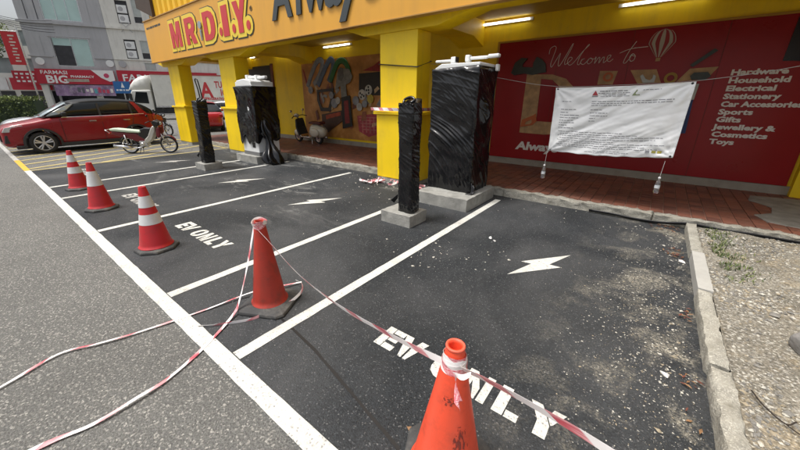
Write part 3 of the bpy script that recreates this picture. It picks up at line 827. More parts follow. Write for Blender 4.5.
# striped hot-air balloon
bx_, bz_ = -.28, 2.70
M_bw = mat("balloon_white", (.45, .42, .36), .5, .1); M_br = mat("balloon_red", (.30, .02, .025), .5, .1)
bal = MB()
def bal_w(t): return .235 * (sin(pi * min(1, t * 1.0) ** .85 * .98 + .02)) if t < 1 else 0
for k in range(9):
    a0, a1 = -1 + 2 * k / 9, -1 + 2 * (k + 1) / 9
    L_, R_ = [], []
    for j in range(13):
        t = j / 12; h_ = .24 - .48 * t; w_ = .20 * sqrt(max(0, 1 - (1 - 2 * min(t, .5)) ** 2)) if t < .5 else .20 * (1 - (t - .5) * 1.55)
        f = lambda a: sin(a * pi / 2)
        L_.append((bx_ - BX + w_ * f(a0), -.050 - .012 * cos(a0), bz_ - BZ + h_)); R_.append((bx_ - BX + w_ * f(a1), -.050 - .012 * cos(a1), bz_ - BZ + h_))
    bal.add(L_ + R_, [(13 + i, i, i + 1, 14 + i) for i in range(12)], k % 2)
bal.build("balloon_print", [M_bw, M_br], bb)
MB().box(bx_ - BX - .035, bx_ - BX + .035, -.06, -.046, bz_ - BZ - .31, bz_ - BZ - .25).build("balloon_basket", M_wood, bb)

# ------------------------------------------------------------ mural of toys and tools
mu = thing("mural_poster", "orange wall mural printed with tools, balls, coloured coils and a pink crate", "poster", (-9, 8.6, 1.7))
MX, MZ = -9.0, 1.7
MB().box(-11.12 - MX, -6.9 - MX, -.03, -.001, .36 - MZ, 3.04 - MZ).build("panel", mat("mural_orange", (.50, .22, .05), .45, .45, 1.6, dirt=(.68, .42, .16), dscale=1.6, damt=.8), mu)
mc = lambda n, c: mat("mural_" + n, c, .5, .35, 8)
flatp(SWOOSH, "red_swoosh", mc("scarlet", (.28, .02, .02)), mu, MX, MZ, -.031, -.036)
flatp(REDEDGE, "red_pen", mc("scarlet", (0, 0, 0)), mu, MX, MZ, -.031, -.036)
for k, (pts, c) in enumerate(zip(ARCS, ((.22, .25, .30), (.10, .15, .24), (.03, .16, .05)))):
    cp = catmull([(p[0], p[1], 0) for p in pts], 6)
    g = MB(); g.tube([(v.x - MX, -.06 - .03 * k, v.y - MZ) for v in cp], .10, 8)
    g.v = [(x, -.04 - .012 * k + (y + .06 + .03 * k) * .12, z) for x, y, z in g.v]
    g.build("coil", mc("coil%s" % "abc"[k], c), mu, smooth=True)
flatp(FRAME, "frame_print", mc("soot", (.035, .03, .03)), mu, MX, MZ, -.060, -.066, holes=[[(-10.15, 1.95), (-9.5, 1.98), (-9.52, 1.75), (-9.68, 1.42), (-10.02, 1.42), (-10.14, 1.65)]])
flatp(BOX, "toolbox_print", mc("brown", (.075, .035, .02)), mu, MX, MZ, -.068, -.074)
flatp(BOXR, "toolbox_label", mc("vermilion", (.38, .06, .02)), mu, MX, MZ, -.075, -.078)
flatp(DRILL, "drill_print", mc("silver", (.22, .22, .20)), mu, MX, MZ, -.080, -.088)
flatp([(-9.05, 2.66), (-8.92, 2.74), (-8.80, 2.70), (-8.78, 2.45), (-8.9, 2.3), (-9.05, 2.35)], "drill_ring", mc("pewter", (.12, .12, .12)), mu, MX, MZ, -.089, -.094)
flatp(CHALK, "blackboard_print", mc("board", (.025, .018, .014)), mu, MX, MZ, -.031, -.037)
flatp(CRATE, "crate_print", mc("pink", (.40, .055, .07)), mu, MX, MZ, -.040, -.046)
g = MB()
for i in range(5):
    z = 1.12 - i * .10; g.box(-8.17 + .04 * i - MX, -7.36 - MX, -.050, -.047, z - MZ, z + .022 - MZ)
for i in range(4): g.box(-8.0 + i * .17 - MX, -7.97 + i * .17 - MX, -.0525, -.0505, .62 - MZ, 1.15 - MZ)
g.build("crate_lines", mc("rose", (.50, .20, .17)), mu)
flatp(BATT, "battery_print", mc("black", (.015, .015, .015)), mu, MX, MZ, -.090, -.10)
flatp(BATTR, "battery_label", mc("maroon", (.22, .02, .02)), mu, MX, MZ, -.101, -.104)
def disc(x, z, r, name, m, d0, d1):
    flatp([(x + r * cos(a * pi / 8), z + r * sin(a * pi / 8)) for a in range(16)], name, m, mu, MX, MZ, d0, d1)
for k in range(34):          # busy printed clutter in the middle of the mural
    x, z, w_, h_ = random.uniform(-10.6, -7.2), random.uniform(.75, 2.3), random.uniform(.05, .16), random.uniform(.05, .2)
    a = random.uniform(-.6, .6); c_ = [(-w_, -h_), (w_, -h_ * .7), (w_ * .8, h_), (-w_ * .6, h_ * .8)]
    flatp([(x + u * cos(a) - v * sin(a), z + u * sin(a) + v * cos(a)) for u, v in c_], "print_patch", mc(("clay", "ash", "sand", "rust")[k % 4], ((.30, .10, .05), (.30, .29, .27), (.50, .36, .20), (.16, .05, .03))[k % 4]), mu, MX, MZ, -.0375 - .0006 * k, -.0379 - .0006 * k)
bl = [(0.16, 'w'), (.17, 'w'), (.14, 'y'), (.17, 'g'), (.15, 'g'), (.13, 'w'), (.12, 'g'), (.13, 'g'), (.12, 'w'), (.12, 'g')]
for k, ((x, z), (r, c)) in enumerate(zip(BLOBS, bl)):
    disc(x, z, r, "ball_print", mc({'w': "white", 'y': "lemon", 'g': "grey"}[c], {'w': (.45, .44, .40), 'y': (.48, .36, .04), 'g': (.24, .25, .27)}[c]), -.052 - .007 * k, -.057 - .007 * k)
for k in (0, 1):
    x, z = BLOBS[k]
    for a in range(4):
        disc(x + .09 * cos(a * 1.6 + k) * (a > 0), z + .09 * sin(a * 1.6 + k) * (a > 0), .035, "ball_patch", mc("black", (0, 0, 0)), -.058 - .007 * k, -.0595 - .007 * k)
# ------------------------------------------------------------ plinths, wrapped chargers and bollards
def plinth(name, label, cat, x0, x1, y0, y1, h, seed):
    o = rough_box(MB(), -(x1 - x0) / 2, (x1 - x0) / 2, -(y1 - y0) / 2, (y1 - y0) / 2, 0, h, .006, seed, (16, 16, 5)).build(name, M_conc, smooth=True)
    o.location = ((x0 + x1) / 2, (y0 + y1) / 2, .004)
    return tag(o, label, cat)
plinth("concrete_plinth", "wide concrete plinth under the tall wrapped charger nearest the red billboard", "plinth", -3.08, -2.12, 4.62, 5.74, .2, 1)
plinth("concrete_plinth", "wide concrete plinth under the far wrapped charger with its white base showing", "plinth", -9.62, -8.5, 4.80, 5.78, .2, 5)
plinth("concrete_block", "small concrete block under the slim wrapped bollard in front of the middle pillar", "concrete block", -2.95, -2.43, 3.50, 3.93, .17, 9)
plinth("concrete_block", "small concrete block under the far leaning wrapped bollard", "concrete block", -9.25, -8.72, 3.50, 3.95, .16, 13)

def wrapped(w, d, z0, z1, amp, seed, nu=56, nv=70, ang=.45, fq=16, top=None, taper=None, lump=None, ragged=0.0):
    """film pulled tight round a box: perimeter grid with pleats running across the faces"""
    g = MB()
    per = 2 * (w + d)
    def pt(s):
        s = s % per
        if s < w: return (-w / 2 + s, -d / 2, 0, -1)
        s -= w
        if s < d: return (w / 2, -d / 2 + s, 1, 0)
        s -= d
        if s < w: return (w / 2 - s, d / 2, 0, 1)
        s -= w
        return (-w / 2, d / 2 - s, -1, 0)
    rings = []
    for j in range(nv + 1):
        t = j / nv; z = z0 + (z1 - z0) * t
        ring = []
        for i in range(nu * 2):
            s = per * i / (nu * 2)
            x, y, ax, ay = pt(s)
            # soften corners
            cx_ = min(1, (w / 2 - abs(x)) / .03) if ay else 1
            rr = .010 * (1 - cx_)
            a_ = ang + .15 - .36 * (z - z0) + .35 * nz(s * .7, z * .7, seed, 1.0)
            u = s * sin(a_) + z * cos(a_); v = s * cos(a_) - z * sin(a_)
            ub = s * sin(a_ + .6) + z * cos(a_ + .6); vb = s * cos(a_ + .6) - z * sin(a_ + .6)
            msk = .35 + max(0, nz(s * 1.7, z * 1.7, seed + 20)) * 3.2
            n1 = max(0, 1 - abs(nz(u * fq, v * .7, seed)) * 5.5) * msk
            n2 = max(0, 1 - abs(nz(ub * fq * 1.6, vb * 1.1, seed + 5)) * 5) * (1.2 - msk * .5)
            n3 = nz(s * 2.2, z * 2.2, seed + 9)
            dd = amp * (.62 * n1 + .30 * n2 + 1.7 * n3 + .8 * nz(s * 5, z * 5, seed + 3)) - rr
            if lump: dd += lump(s, z)
            k = 1.0
            if taper: k = taper(t)
            zz = z
            if ragged and j <= 3: zz = z - (3 - j) / 3 * ragged * (nz(s * 5, 0, seed + 2) + .3)
            zt = 0
            if top and j == nv: zt = top(x, y)
            ring.append((x * k + ax * dd, y * k + ay * dd, zz + zt))
        rings.append(ring)
    if top:
        last = rings[-1]
        rings.append([(x * .55, y * .55, z + .01 + .01 * nz(x * 9, y * 9, seed)) for x, y, z in last])
    g.loft(rings)
    return g
# near charger
c1 = thing("wrapped_charger", "tall charger wound in black film, white cable arms on top, nearest the red billboard", "car charger", (-2.68, 5.35, .204))
def lump1(s, z):
    return .10 * math.exp(-((s - 1.15) / .16) ** 2 - ((z - 1.30) / .22) ** 2) + .03 * math.exp(-((z - .75) / .12) ** 2) * (s > 2.3)
wrapped(.82, .70, .0, 1.93, .017, 3, 130, 190, .75, 9, top=lambda x, y: .04 + .03 * x, lump=lump1).build("black_film", M_wrap, c1, smooth=True)
M_arm = mat("white_arm_plastic", (.74, .75, .74), .35, .04)
MB().prism([(-.36, 1.955), (.40, 1.985), (.40, 2.03), (-.26, 2.035), (-.38, 1.97)], -.32, .30, lambda u, v, w: (u, w, v)).build("white_top", M_arm, c1, bevel=.01)
def arm(parent, x0, x1, z, flip):
    s_ = -1 if flip else 1
    a = MB().box(x0, x1, -.05, .05, z, z + .075).box(x0, x0 + .10, -.055, .055, z - .03, z + .09).build("cable_arm", M_arm, parent, bevel=.015)
    xe = x1 if not flip else x0
    return a
MB().box(-.56, -.26, -.02, .05, 2.085, 2.13).box(-.26, -.17, -.035, .07, 2.06, 2.165).box(-.24, -.18, -.01, .04, 1.95, 2.05).build("cable_arm", M_arm, c1, bevel=.018)
MB().box(.08, .38, -.02, .05, 2.10, 2.145).box(.0, .08, -.035, .07, 2.07, 2.175).box(.38, .56, -.03, .06, 2.105, 2.16).box(.02, .08, -.01, .04, 1.95, 2.05).build("cable_arm", M_arm, c1, bevel=.018)
MB().box(-.168, -.155, -.03, .06, 2.08, 2.16).build("arm_joint", M_black, c1)
MB().box(.43, .48, .2, .28, 1.93, 2.03).build("socket_cover", M_arm, c1, bevel=.01)
g = MB()
for k in range(5):
    a = k * 1.3
    g.tube(catmull([(.40 + .02 * k, -.20, .05), (.44 + .03 * sin(a), -.30, .10 + .02 * k), (.47 + .02 * cos(a), -.36, .02), (.42 + .05 * sin(a), -.42, .0)], 4), .014, 5)
g.build("film_knot", M_wrap, c1, smooth=True)
# far charger
c2 = thing("wrapped_charger", "far charger in loose black film with white base showing beside a yellow pillar", "car charger", (-8.98, 5.28, .204))
MB().box(-.40, .40, -.33, .33, .0, 1.95).build("cabinet", M_arm, c2, bevel=.01)
MB().box(.10, .24, -.338, -.331, .22, .36).build("outlet_plate", M_black, c2)
MB().box(-.39, .41, -.34, .34, .0, .10).build("base_frame", mat("grey_base", (.16, .16, .16), .5, .1), c2)
wrapped(.90, .74, .50, 1.83, .022, 11, 60, 70, .9, 9, lump=lambda s, z: .05 * nz(s * 2.5, z * 1.5, 3), taper=lambda t: 1.0 + .04 * sin(t * 7), ragged=.30).build("black_film", M_wrap, c2, smooth=True)
MB().prism([(-.42, 1.83), (.42, 1.83), (.34, 1.98), (.05, 2.02), (-.30, 1.99)], -.34, .30, lambda u, v, w: (u, w, v)).build("white_top", M_arm, c2, bevel=.02)
for (a, b, z) in ((-.32, .12, 2.04), (.14, .60, 2.02)):
    MB().box(a, b, -.03, .06, z, z + .07).box(a, a + .1, -.06, .09, z - .05, z + .10).build("cable_arm", M_arm, c2, bevel=.018)
# film hanging off the right-hand side down to the ground
g = MB(); rings = []
for j in range(50):
    t = j / 49; z = .98 - 1.15 * t
    cx, cy = .42 + .42 * t ** 1.3, -.12 + .02 * sin(t * 5)
    ring = []
    for k in range(44):
        a = 2 * pi * k / 44
        r = (.03 + .16 * t ** .6 + .04 * sin(t * 9)) * (1 + .22 * sin(a * 6 + 3 * nz(z * 2, 0, 4)) + .5 * nz(cos(a) * 2, sin(a) * 2, z * 4))
        ring.append((cx + r * cos(a) * .8, cy + r * sin(a), z + .03 * nz(a, z, 4, 3)))
    rings.append(ring)
g.loft(rings).build("loose_film", M_wrap, c2, smooth=True)

# bollards
def bollard(loc, label, seed, h, w, d, tilt):
    b = thing("wrapped_bollard", label, "bollard", loc, group=None, rot=(0, tilt, 0))
    def top(x, y): return .05 * (y / d) + .0
    wrapped(w, d, 0, h, .013, seed, 50, 150, .6, 14, top=lambda x, y: -.06 + .10 * (y + d / 2) / d, taper=lambda t: 1 + .07 * math.exp(-((t - .88) / .06) ** 2) + (.06 if t > .9 else 0), lump=lambda s, z: .012 * nz(s * 3, z * 4, seed)).build("black_film", M_wrap, b, smooth=True)
    g = MB()
    g.tube(catmull([(-.10, -.02, h - .02), (-.11, .02, h + .03), (-.02, .03, h + .06), (.05, .02, h + .03), (.02, -.03, h - .01)], 5), .018, 6)
    g.build("film_twist", M_wrap, b, smooth=True)
    g = MB()
    g.add([(-w / 2, -d / 2 - .01, .20), (-w / 2 - .10, -d / 2 - .05, .16), (-w / 2 - .06, -d / 2 - .02, .12), (-w / 2, -d / 2 - .01, .26)], [(0, 1, 2), (0, 3, 1)])
    g.build("film_tail", M_wrap, b)
    return b
bollard((-2.61, 3.72, .17), "slim bollard wound in black film in front of the middle yellow pillar", 21, 1.50, .215, .21, 0)
b2 = bollard((-8.99, 3.72, .16), "slim bollard wound in black film, leaning, beside the far charger", 33, 1.52, .25, .24, radians(4))
MB().tube(catmull([(-.02, .06, 1.35), (-.10, .06, 1.75), (-.17, .05, 1.98), (-.05, .05, 1.99), (.02, .06, 1.75), (.07, .06, 1.45)], 5), .016, 6).build("bent_bracket", M_black, b2, smooth=True)

# ------------------------------------------------------------ traffic cones
def cone_base_mat():
    return mat("cone_rubber_base", (.045, .045, .045), .8, .25, 10, .4, 40, dirt=(.16, .15, .13), dscale=6, damt=.7)
M_cr = mat("cone_red", (.50, .016, .024), .42, .07, 6, dirt=(.22, .03, .03), dscale=9, damt=.6, streak=(.25, .04, .04), stramt=.4)
M_co = mat("cone_faded_red", (.40, .030, .016), .5, .12, 5, .1, 30, dirt=(.13, .03, .02), dscale=7, damt=.85, streak=(.14, .03, .02), stramt=.6)
M_co2 = mat("cone_faded_orange", (.80, .085, .036), .42, .07, 4, .1, 30, dirt=(.42, .06, .03), dscale=9, damt=.7, streak=(.40, .07, .04), stramt=.5)
M_cw = mat("cone_reflective_band", (.62, .63, .63), .35, .06, 8, dirt=(.45, .44, .42), dscale=6, damt=.4)
def traffic_cone(loc, label, bands, octo, body, rz, group, rb=.165, rt=.036, h=.76):
    t = thing("traffic_cone", label, "traffic cone", loc, rz, group)
    base = MB()
    n = 8 if octo else 4
    R0 = .235 if octo else .27
    def ring(r, z):
        if octo: return [(r * cos(pi / 8 + pi / 4 * k), r * sin(pi / 8 + pi / 4 * k), z) for k in range(8)]
        return [(r * cos(pi / 4 + pi / 2 * k + d), r * sin(pi / 4 + pi / 2 * k + d), z) for k in range(4) for d in (-.12, .12)]
    base.loft([ring(R0 * .98, 0), ring(R0, .012), ring(R0 * .97, .032), ring(R0 * .80, .045), ring(R0 * .72, .050)])
    base.build("base", cone_base_mat(), t, bevel=.004)
    z0 = .045
    rad = lambda z: rt + (rb - rt) * ((h - z) / (h - z0)) ** 1.03
    zs = sorted(set([z0, h] + [b for bb_ in bands for b in bb_]))
    prof = [(rb + .012, z0), (rb + .010, z0 + .008)]
    N = 22
    for i in range(N + 1):
        z = z0 + .015 + (h - z0 - .015) * i / N
        prof.append((rad(z), z))
    inner = [(rt * .80, h + .004), (rt * .74, h - .01), (rt * 1.0, h - .35)]
    b_ = MB().lathe(prof + [(rt * .98, h + .004)] + inner, n=40)
    b_.build("body", body, t, smooth=True)
    for (a, c) in bands:
        k = 8
        pr = [(rad(a + (c - a) * i / k) + .0022, a + (c - a) * i / k) for i in range(k + 1)]
        MB().lathe(pr, n=40, caps=False).build("reflective_band", M_cw, t, smooth=True)
    return t
GC = "traffic cones along the edge line"
traffic_cone((-8.88, 1.14, .004), "red cone with two white bands, farthest in the row near the red car", [(.33, .45), (.55, .68)], True, M_cr, .2, GC)
traffic_cone((-6.90, 1.07, .004), "red cone with one broad white band", [(.40, .63)], True, M_cr, .5, GC)
traffic_cone((-4.46, 1.08, .004), "red cone with two white bands standing nearest of the banded cones", [(.33, .45), (.53, .66)], True, M_cr, .1, GC, rb=.170)
cd = traffic_cone((-2.36, 1.28, .004), "plain scuffed red cone without bands on a square black base", [], False, M_co, radians(28), GC, rb=.142, rt=.040, h=.775)
ce = traffic_cone((-.46, 1.005, .004), "faded orange cone with open top and barrier tape knotted round its neck", [], False, M_co2, .4, GC, rb=.168, rt=.036, h=.76)
MB().lathe([(.0375, .754), (.0405, .758), (.0385, .765), (.0315, .764), (.030, .756)], n=32, close=True).build("rim", mat("cone_rim_pale", (.74, .12, .07), .5, .1), ce, smooth=True)
# black scuffs burnt into the two old cones (patches just proud of the skin)
def scuff(t, a0, a1, za, zb, rb, rt, h, m, seed):
    g = MB(); rad = lambda z: rt + (rb - rt) * ((h - z) / (h - .045)) ** 1.03 + .0015
    na, nb = 60, 44
    vs = []; keep = []
    for j in range(nb + 1):
        for i in range(na + 1):
            a = a0 + (a1 - a0) * i / na; z = za + (zb - za) * j / nb
            vs.append((rad(z) * cos(a), rad(z) * sin(a), z))
    for j in range(nb):
        for i in range(na):
            if nz(i * .10, j * .10, seed) + .5 * nz(i * .3, j * .3, seed) + (.25 - abs(i / na - .5) * .9 - abs(j / nb - .5) * .7) > 0.05: keep.append((j * (na + 1) + i, j * (na + 1) + i + 1, (j + 1) * (na + 1) + i + 1, (j + 1) * (na + 1) + i))
    g.add(vs, keep); g.build("scuff", m, t)
M_scuff = mat("cone_scuff", (.20, .03, .02), .7, .3, 20)
scuff(cd, -2.25 - radians(28), -1.9 - radians(28), .19, .30, .142, .040, .775, M_scuff, 3)
scuff(ce, -1.35, -.75, .28, .43, .168, .036, .76, M_scuff, 6)
scuff(ce, -2.0, -1.2, .52, .56, .168, .036, .76, M_scuff, 9)

# ------------------------------------------------------------ barrier tape
def tape_mat():
    m = bpy.data.materials.new("red_white_tape"); m.use_nodes = True
    nt = m.node_tree; N, L = nt.nodes, nt.links; b = N['Principled BSDF']
    uv = N.new("ShaderNodeUVMap"); uv.uv_map = "UVMap"
    sp = N.new("ShaderNodeSeparateXYZ"); L.new(uv.outputs[0], sp.inputs[0])
    a = N.new("ShaderNodeMath"); a.operation = 'MULTIPLY_ADD'; L.new(sp.outputs['Y'], a.inputs[0]); a.inputs[1].default_value = .05; L.new(sp.outputs['X'], a.inputs[2])
    f = N.new("ShaderNodeMath"); f.operation = 'FRACT'; s = N.new("ShaderNodeMath"); s.operation = 'MULTIPLY'; s.inputs[1].default_value = 4.0
    L.new(a.outputs[0], s.inputs[0]); L.new(s.outputs[0], f.inputs[0])
    g_ = N.new("ShaderNodeMapRange"); g_.inputs['From Min'].default_value = .40; g_.inputs['From Max'].default_value = .44; L.new(f.outputs[0], g_.inputs['Value'])
    n = N.new("ShaderNodeTexNoise"); n.inputs['Scale'].default_value = 9; n.inputs['Detail'].default_value = 4
    mr = N.new("ShaderNodeMapRange"); mr.inputs['From Min'].default_value = .35; mr.inputs['From Max'].default_value = .65; L.new(n.outputs[0], mr.inputs['Value'])
    rd = N.new("ShaderNodeMix"); rd.data_type = 'RGBA'; rd.inputs['A'].default_value = (.56, .07, .10, 1); rd.inputs['B'].default_value = (.78, .46, .47, 1); L.new(mr.outputs[0], rd.inputs['Factor'])
    mx = N.new("ShaderNodeMix"); mx.data_type = 'RGBA'; L.new(g_.outputs[0], mx.inputs['Factor']); L.new(rd.outputs['Result'], mx.inputs['A']); mx.inputs['B'].default_value = (.86, .82, .81, 1)
    L.new(mx.outputs['Result'], b.inputs['Base Color']); b.inputs['Roughness'].default_value = .35
    return m
M_tape = tape_mat()
def ribbon(pts, w, twist=(0, 0, 0), n=10, u0=0.0, name="tape", parent=None, crinkle=.0):
    """plastic tape following pts; twist = (start angle, turns along the length, wobble)"""
    P_ = catmull(pts, n)
    g = MB(); g.uv = []
    L_ = u0; vs = []
    for i, p in enumerate(P_):
        if i: L_ += (p - P_[i - 1]).length
        t = (P_[min(i + 1, len(P_) - 1)] - P_[max(i - 1, 0)]).normalized()
        side = t.cross(Vector((0, 0, 1)))
        if side.length < .05: side = Vector((1, 0, 0))
        side.normalize(); up = side.cross(t).normalized()
        a = twist[0] + twist[1] * 2 * pi * i / len(P_) + twist[2] * nz(L_ * 1.7, u0, 3)
        ww = w * (1 + crinkle * nz(L_ * 6, u0, 8))
        d = (side * cos(a) + up * sin(a)) * ww / 2
        vs += [p - d, p, p + d]
        g.uv += [(L_, 0), (L_, .5), (L_, 1)]
    fs = []
    for i in range(len(P_) - 1):
        for k in (0, 1): fs.append((i * 3 + k, i * 3 + k + 1, i * 3 + 4 + k, i * 3 + 3 + k))
    # folded edge: the middle line sags a little
    g.add(vs, fs)
    return g.build(name, M_tape, parent, smooth=False, solid=.0006)
# taut tape between the two old cones and on out of the frame
o = ribbon([(-2.38, 1.24, .745), (-2.21, 1.245, .665), (-1.76, 1.19, .545), (-1.29, 1.13, .525), (-.90, 1.075, .57), (-.66, 1.04, .61), (-.50, .985, .675)], .036, (.9, .1, .35), 12, crinkle=.3)
tag(o, "sagging red and white tape strung between the plain red cone and the orange cone", "barrier tape")
o = ribbon([(-.435, .985, .685), (-.32, .985, .695), (-.12, .975, .70), (.06, .96, .70), (.32, .92, .69), (.8, .85, .66)], .036, (1.0, .15, .3), 12, .37, crinkle=.25)
tag(o, "red and white tape running from the orange cone towards the rough ground", "barrier tape")
kn = thing("tape_knot", "pinkish tape wound and knotted round the neck of the orange cone", "barrier tape", (-.46, 1.005, .70))
for k in range(4):
    r = .0530 - .0022 * k
    ribbon([(r * cos(a * pi / 6), r * sin(a * pi / 6), -.022 + .012 * k + .008 * sin(a * pi / 6 + k)) for a in range(13)], .030, (1.57, 0, .35), 3, k * .33, "tape_turn", kn, .4)
ribbon([(.035, -.055, -.01), (.055, -.085, -.045), (.075, -.10, -.085), (.08, -.095, -.12)], .035, (.6, .3, 1), 6, .2, "tape_tail", kn, .4)
ribbon([(.03, -.06, -.015), (.07, -.07, .0), (.10, -.065, .03)], .022, (.9, .3, 1), 6, .1, "tape_tail", kn, .4)
k2 = thing("tape_knot", "crumpled tape tied round the top of the plain red cone", "barrier tape", (-2.36, 1.28, .755))
for k in range(3):
    r = .050 + .004 * k
    ribbon([(r * cos(a * pi / 5), r * sin(a * pi / 5), -.012 + .014 * k + .012 * sin(a * 1.3 + k)) for a in range(11)], .026, (1.4, 0, .8), 3, k * .21, "tape_turn", k2, .6)
# tape from the cone top down to the road
Zt = .016
o = ribbon([(-2.40, 1.25, .73), (-2.42, 1.16, .42), (-2.45, 1.06, .12), (-2.42, .97, .03), (-2.25, .68, Zt), (-2.13, .40, Zt), (-2.10, .22, Zt + .01), (-2.10, .02, Zt), (-2.15, -.16, Zt), (-2.2, -.5, Zt)], .022, (.1, .0, .55), 12, .05, crinkle=.4)
tag(o, "red and white tape falling from the plain cone and trailing over the road", "barrier tape")
o = ribbon([(-2.42, 1.66, .02), (-2.56, 1.30, .05), (-2.64, 1.13, .03), (-2.70, .86, Zt), (-2.80, .44, Zt), (-2.88, .20, .02), (-2.97, .0, Zt), (-2.88, -.25, Zt), (-2.75, -.6, Zt)], .018, (.0, .0, .45), 12, .15, crinkle=.4)
tag(o, "thin red and white tape lying from the cone base across the road to the left", "barrier tape")
o = ribbon([(-2.42, 1.60, .07), (-2.30, 1.58, .08), (-2.22, 1.50, .06), (-2.20, 1.34, .035), (-2.24, 1.16, .03), (-2.27, 1.04, .02), (-2.42, .84, Zt), (-2.52, .74, Zt)], .022, (.3, .3, .9), 10, .1, crinkle=.6)
tag(o, "tape looped round the square base of the plain red cone", "barrier tape")
# tape on the middle pillar's ledge and a heap at its foot
o = ribbon([(-4.78, 5.38, 1.52), (-4.2, 5.37, 1.515), (-3.60, 5.38, 1.52), (-3.58, 5.7, 1.52), (-3.58, 5.97, 1.52)], .06, (1.4, 0, .9), 10, 0, crinkle=.2)
tag(o, "red and white tape stretched along the ledge of the middle pillar", "barrier tape")
hp = thing("tape_heap", "tangled heap of torn tape at the foot of the middle pillar", "barrier tape", (-4.55, 5.25, 0))
for k in range(4):
    x, y = random.gauss(0, .24), random.gauss(0, .14)
    ribbon([(x + random.gauss(0, .14), y + random.gauss(0, .10), max(.015, random.gauss(.05, .03))) for _ in range(6)], .045, (random.random() * 3, 1, 2), 6, k * .2, "tape_scrap", hp, .5)
hp2 = thing("tape_heap", "small scrap of torn tape between the middle pillar and the charger plinth", "barrier tape", (-3.55, 5.3, 0))
for k in range(4):
    ribbon([(random.gauss(0, .12), random.gauss(0, .08), max(.015, random.gauss(.08, .05))) for _ in range(5)], .04, (random.random() * 3, 1, 2), 6, k * .2, "tape_scrap", hp2, .5)
o = MB().tube([(-4.64, 5.48, 2.365), (-3.71, 5.48, 2.27), (-3.715, 5.97, 2.40), (-4.65, 5.97, 2.42), (-4.64, 5.48, 2.365)], .011, 6).build("black_cable", M_black, smooth=True)
tag(o, "thin black cable tied round the upper half of the middle pillar", "cable")

# ------------------------------------------------------------ white notice banner on its line
bn = thing("notice_banner", "creased white notice banner hung on a line in front of the red billboard", "banner", (-.56, 5.9, 1.42))
def bsurf(u, v):
    """u, v in 0..1 -> point on the sagging cloth (local)"""
    xl, xr = -.825 + .03 * v, .815 - .02 * v
    ztl, ztr, zbl, zbr = .455, .497, -.515, -.475
    x = xl + (xr - xl) * u + .0 * v
    zt = ztl + (ztr - ztl) * u - .018 * sin(pi * u); zb = zbl + (zbr - zbl) * u - .03 * sin(pi * u) + .004 * sin(u * 40)
    z = zt + (zb - zt) * v
    y = .012 * sin((u * 1.2 + v * .7) * 9) * (.3 + v * .7)
    for (cu, cv, sg) in ((0, 0, 1), (1, 0, -1), (0, 1, 1), (1, 1, -1)):          # pull folds fanning out of the eyelets
        du, dv = abs(u - cu) * 1.65, abs(v - cv)
        r = hypot(du, dv) + 1e-4; a = atan2(dv, du)
        y += .011 * sin(a * 13 + cu * 2) * math.exp(-r * 1.9) * min(1, r * 7)
    y += .020 * (1 - 2 * abs(nz(u * 4 + v * 4.5, u * 1.2 - v * 1.2, 2, 1.2)))
    y += .009 * (1 - 2 * abs(nz(u * 9 + v * 11, u * 3 - v * 2, 7, 1.3))) * min(1, u * 3)
    y += .003 * nz(u * 30, v * 30, 4)
    return (x, y, z)
g = MB(); nu, nv = 110, 64
vs = [bsurf(i / nu, j / nv) for j in range(nv + 1) for i in range(nu + 1)]
g.add(vs, [(j * (nu + 1) + i, (j + 1) * (nu + 1) + i, (j + 1) * (nu + 1) + i + 1, j * (nu + 1) + i + 1) for j in range(nv) for i in range(nu)])
g.build("cloth", mat("banner_vinyl", (.88, .89, .89), .42, .02, 3), bn, smooth=True, solid=.001)
pr = MB()
def bar(u0, v0, u1, hgt, m=0):
    hgt *= .8; k = max(1, int((u1 - u0) / .012)); vs = []
    for i in range(k + 1):
        u = u0 + (u1 - u0) * i / k
        for v in (v0, v0 + hgt):
            p = bsurf(u, v); vs.append((p[0], p[1] - .0035, p[2]))
    pr.add(vs, [(2 * i, 2 * i + 1, 2 * i + 3, 2 * i + 2) for i in range(k)], m)
def words_row(u0, u1, v, h_=.010, m=0):
    u = u0
    while u < u1 - .008:
        w_ = min(random.uniform(.010, .045), u1 - u); bar(u, v, u + w_, h_, m); u += w_ + .006
words_row(.37, .58, .055, .016); words_row(.36, .60, .085, .012); words_row(.40, .57, .108, .012); words_row(.38, .60, .13, .010)
words_row(.68, .80, .06, .010)
for v in (.20, .228): words_row(.32, .90, v, .013)
words_row(.32, .55, .256, .012); words_row(.07, .16, .20, .012)
for i, v in enumerate((.32, .365, .405, .445, .485, .52, .56, .60)):
    words_row(.07, .12 + .14 * random.random(), v, .013)
    if i < 5: words_row(.32, .36 + .12 * random.random(), v, .012)
for i, v in enumerate((.665, .70, .73, .765, .80, .83, .865, .895)):
    words_row(.07 + .02 * (i % 2 == 1), (.60, .72, .90, .85, .55, .92, .80, .88)[i], v - .01, .011)
words_row(.40, .62, .925, .009); words_row(.33, .68, .95, .009)
for (u, m) in ((.80, 0), (.845, 2), (.885, 3)): bar(u, .90, u + .03, .045, m)
def tri(u, v, s_, m):
    ps = [bsurf(u, v + s_ * 1.5), bsurf(u + s_, v + s_ * 1.5), bsurf(u + s_ / 2, v)]
    pr.add([(p[0], p[1] - .004, p[2]) for p in ps], [(0, 1, 2)], m)
tri(.315, .05, .045, 1); tri(.61, .05, .055, 4); bar(.315, .125, .36, .016, 0)
pt_ = pr.build("printed_text", [mat("print_grey", (.28, .28, .30), .5, .1), mat("print_red", (.42, .06, .07), .5, .1), mat("print_olive", (.30, .27, .05), .5, .1), mat("print_gold", (.60, .50, .10), .5, .1), mat("print_green", (.25, .30, .16), .5, .1)], bn)
pt_['kind'] = 'stuff'
g = MB()
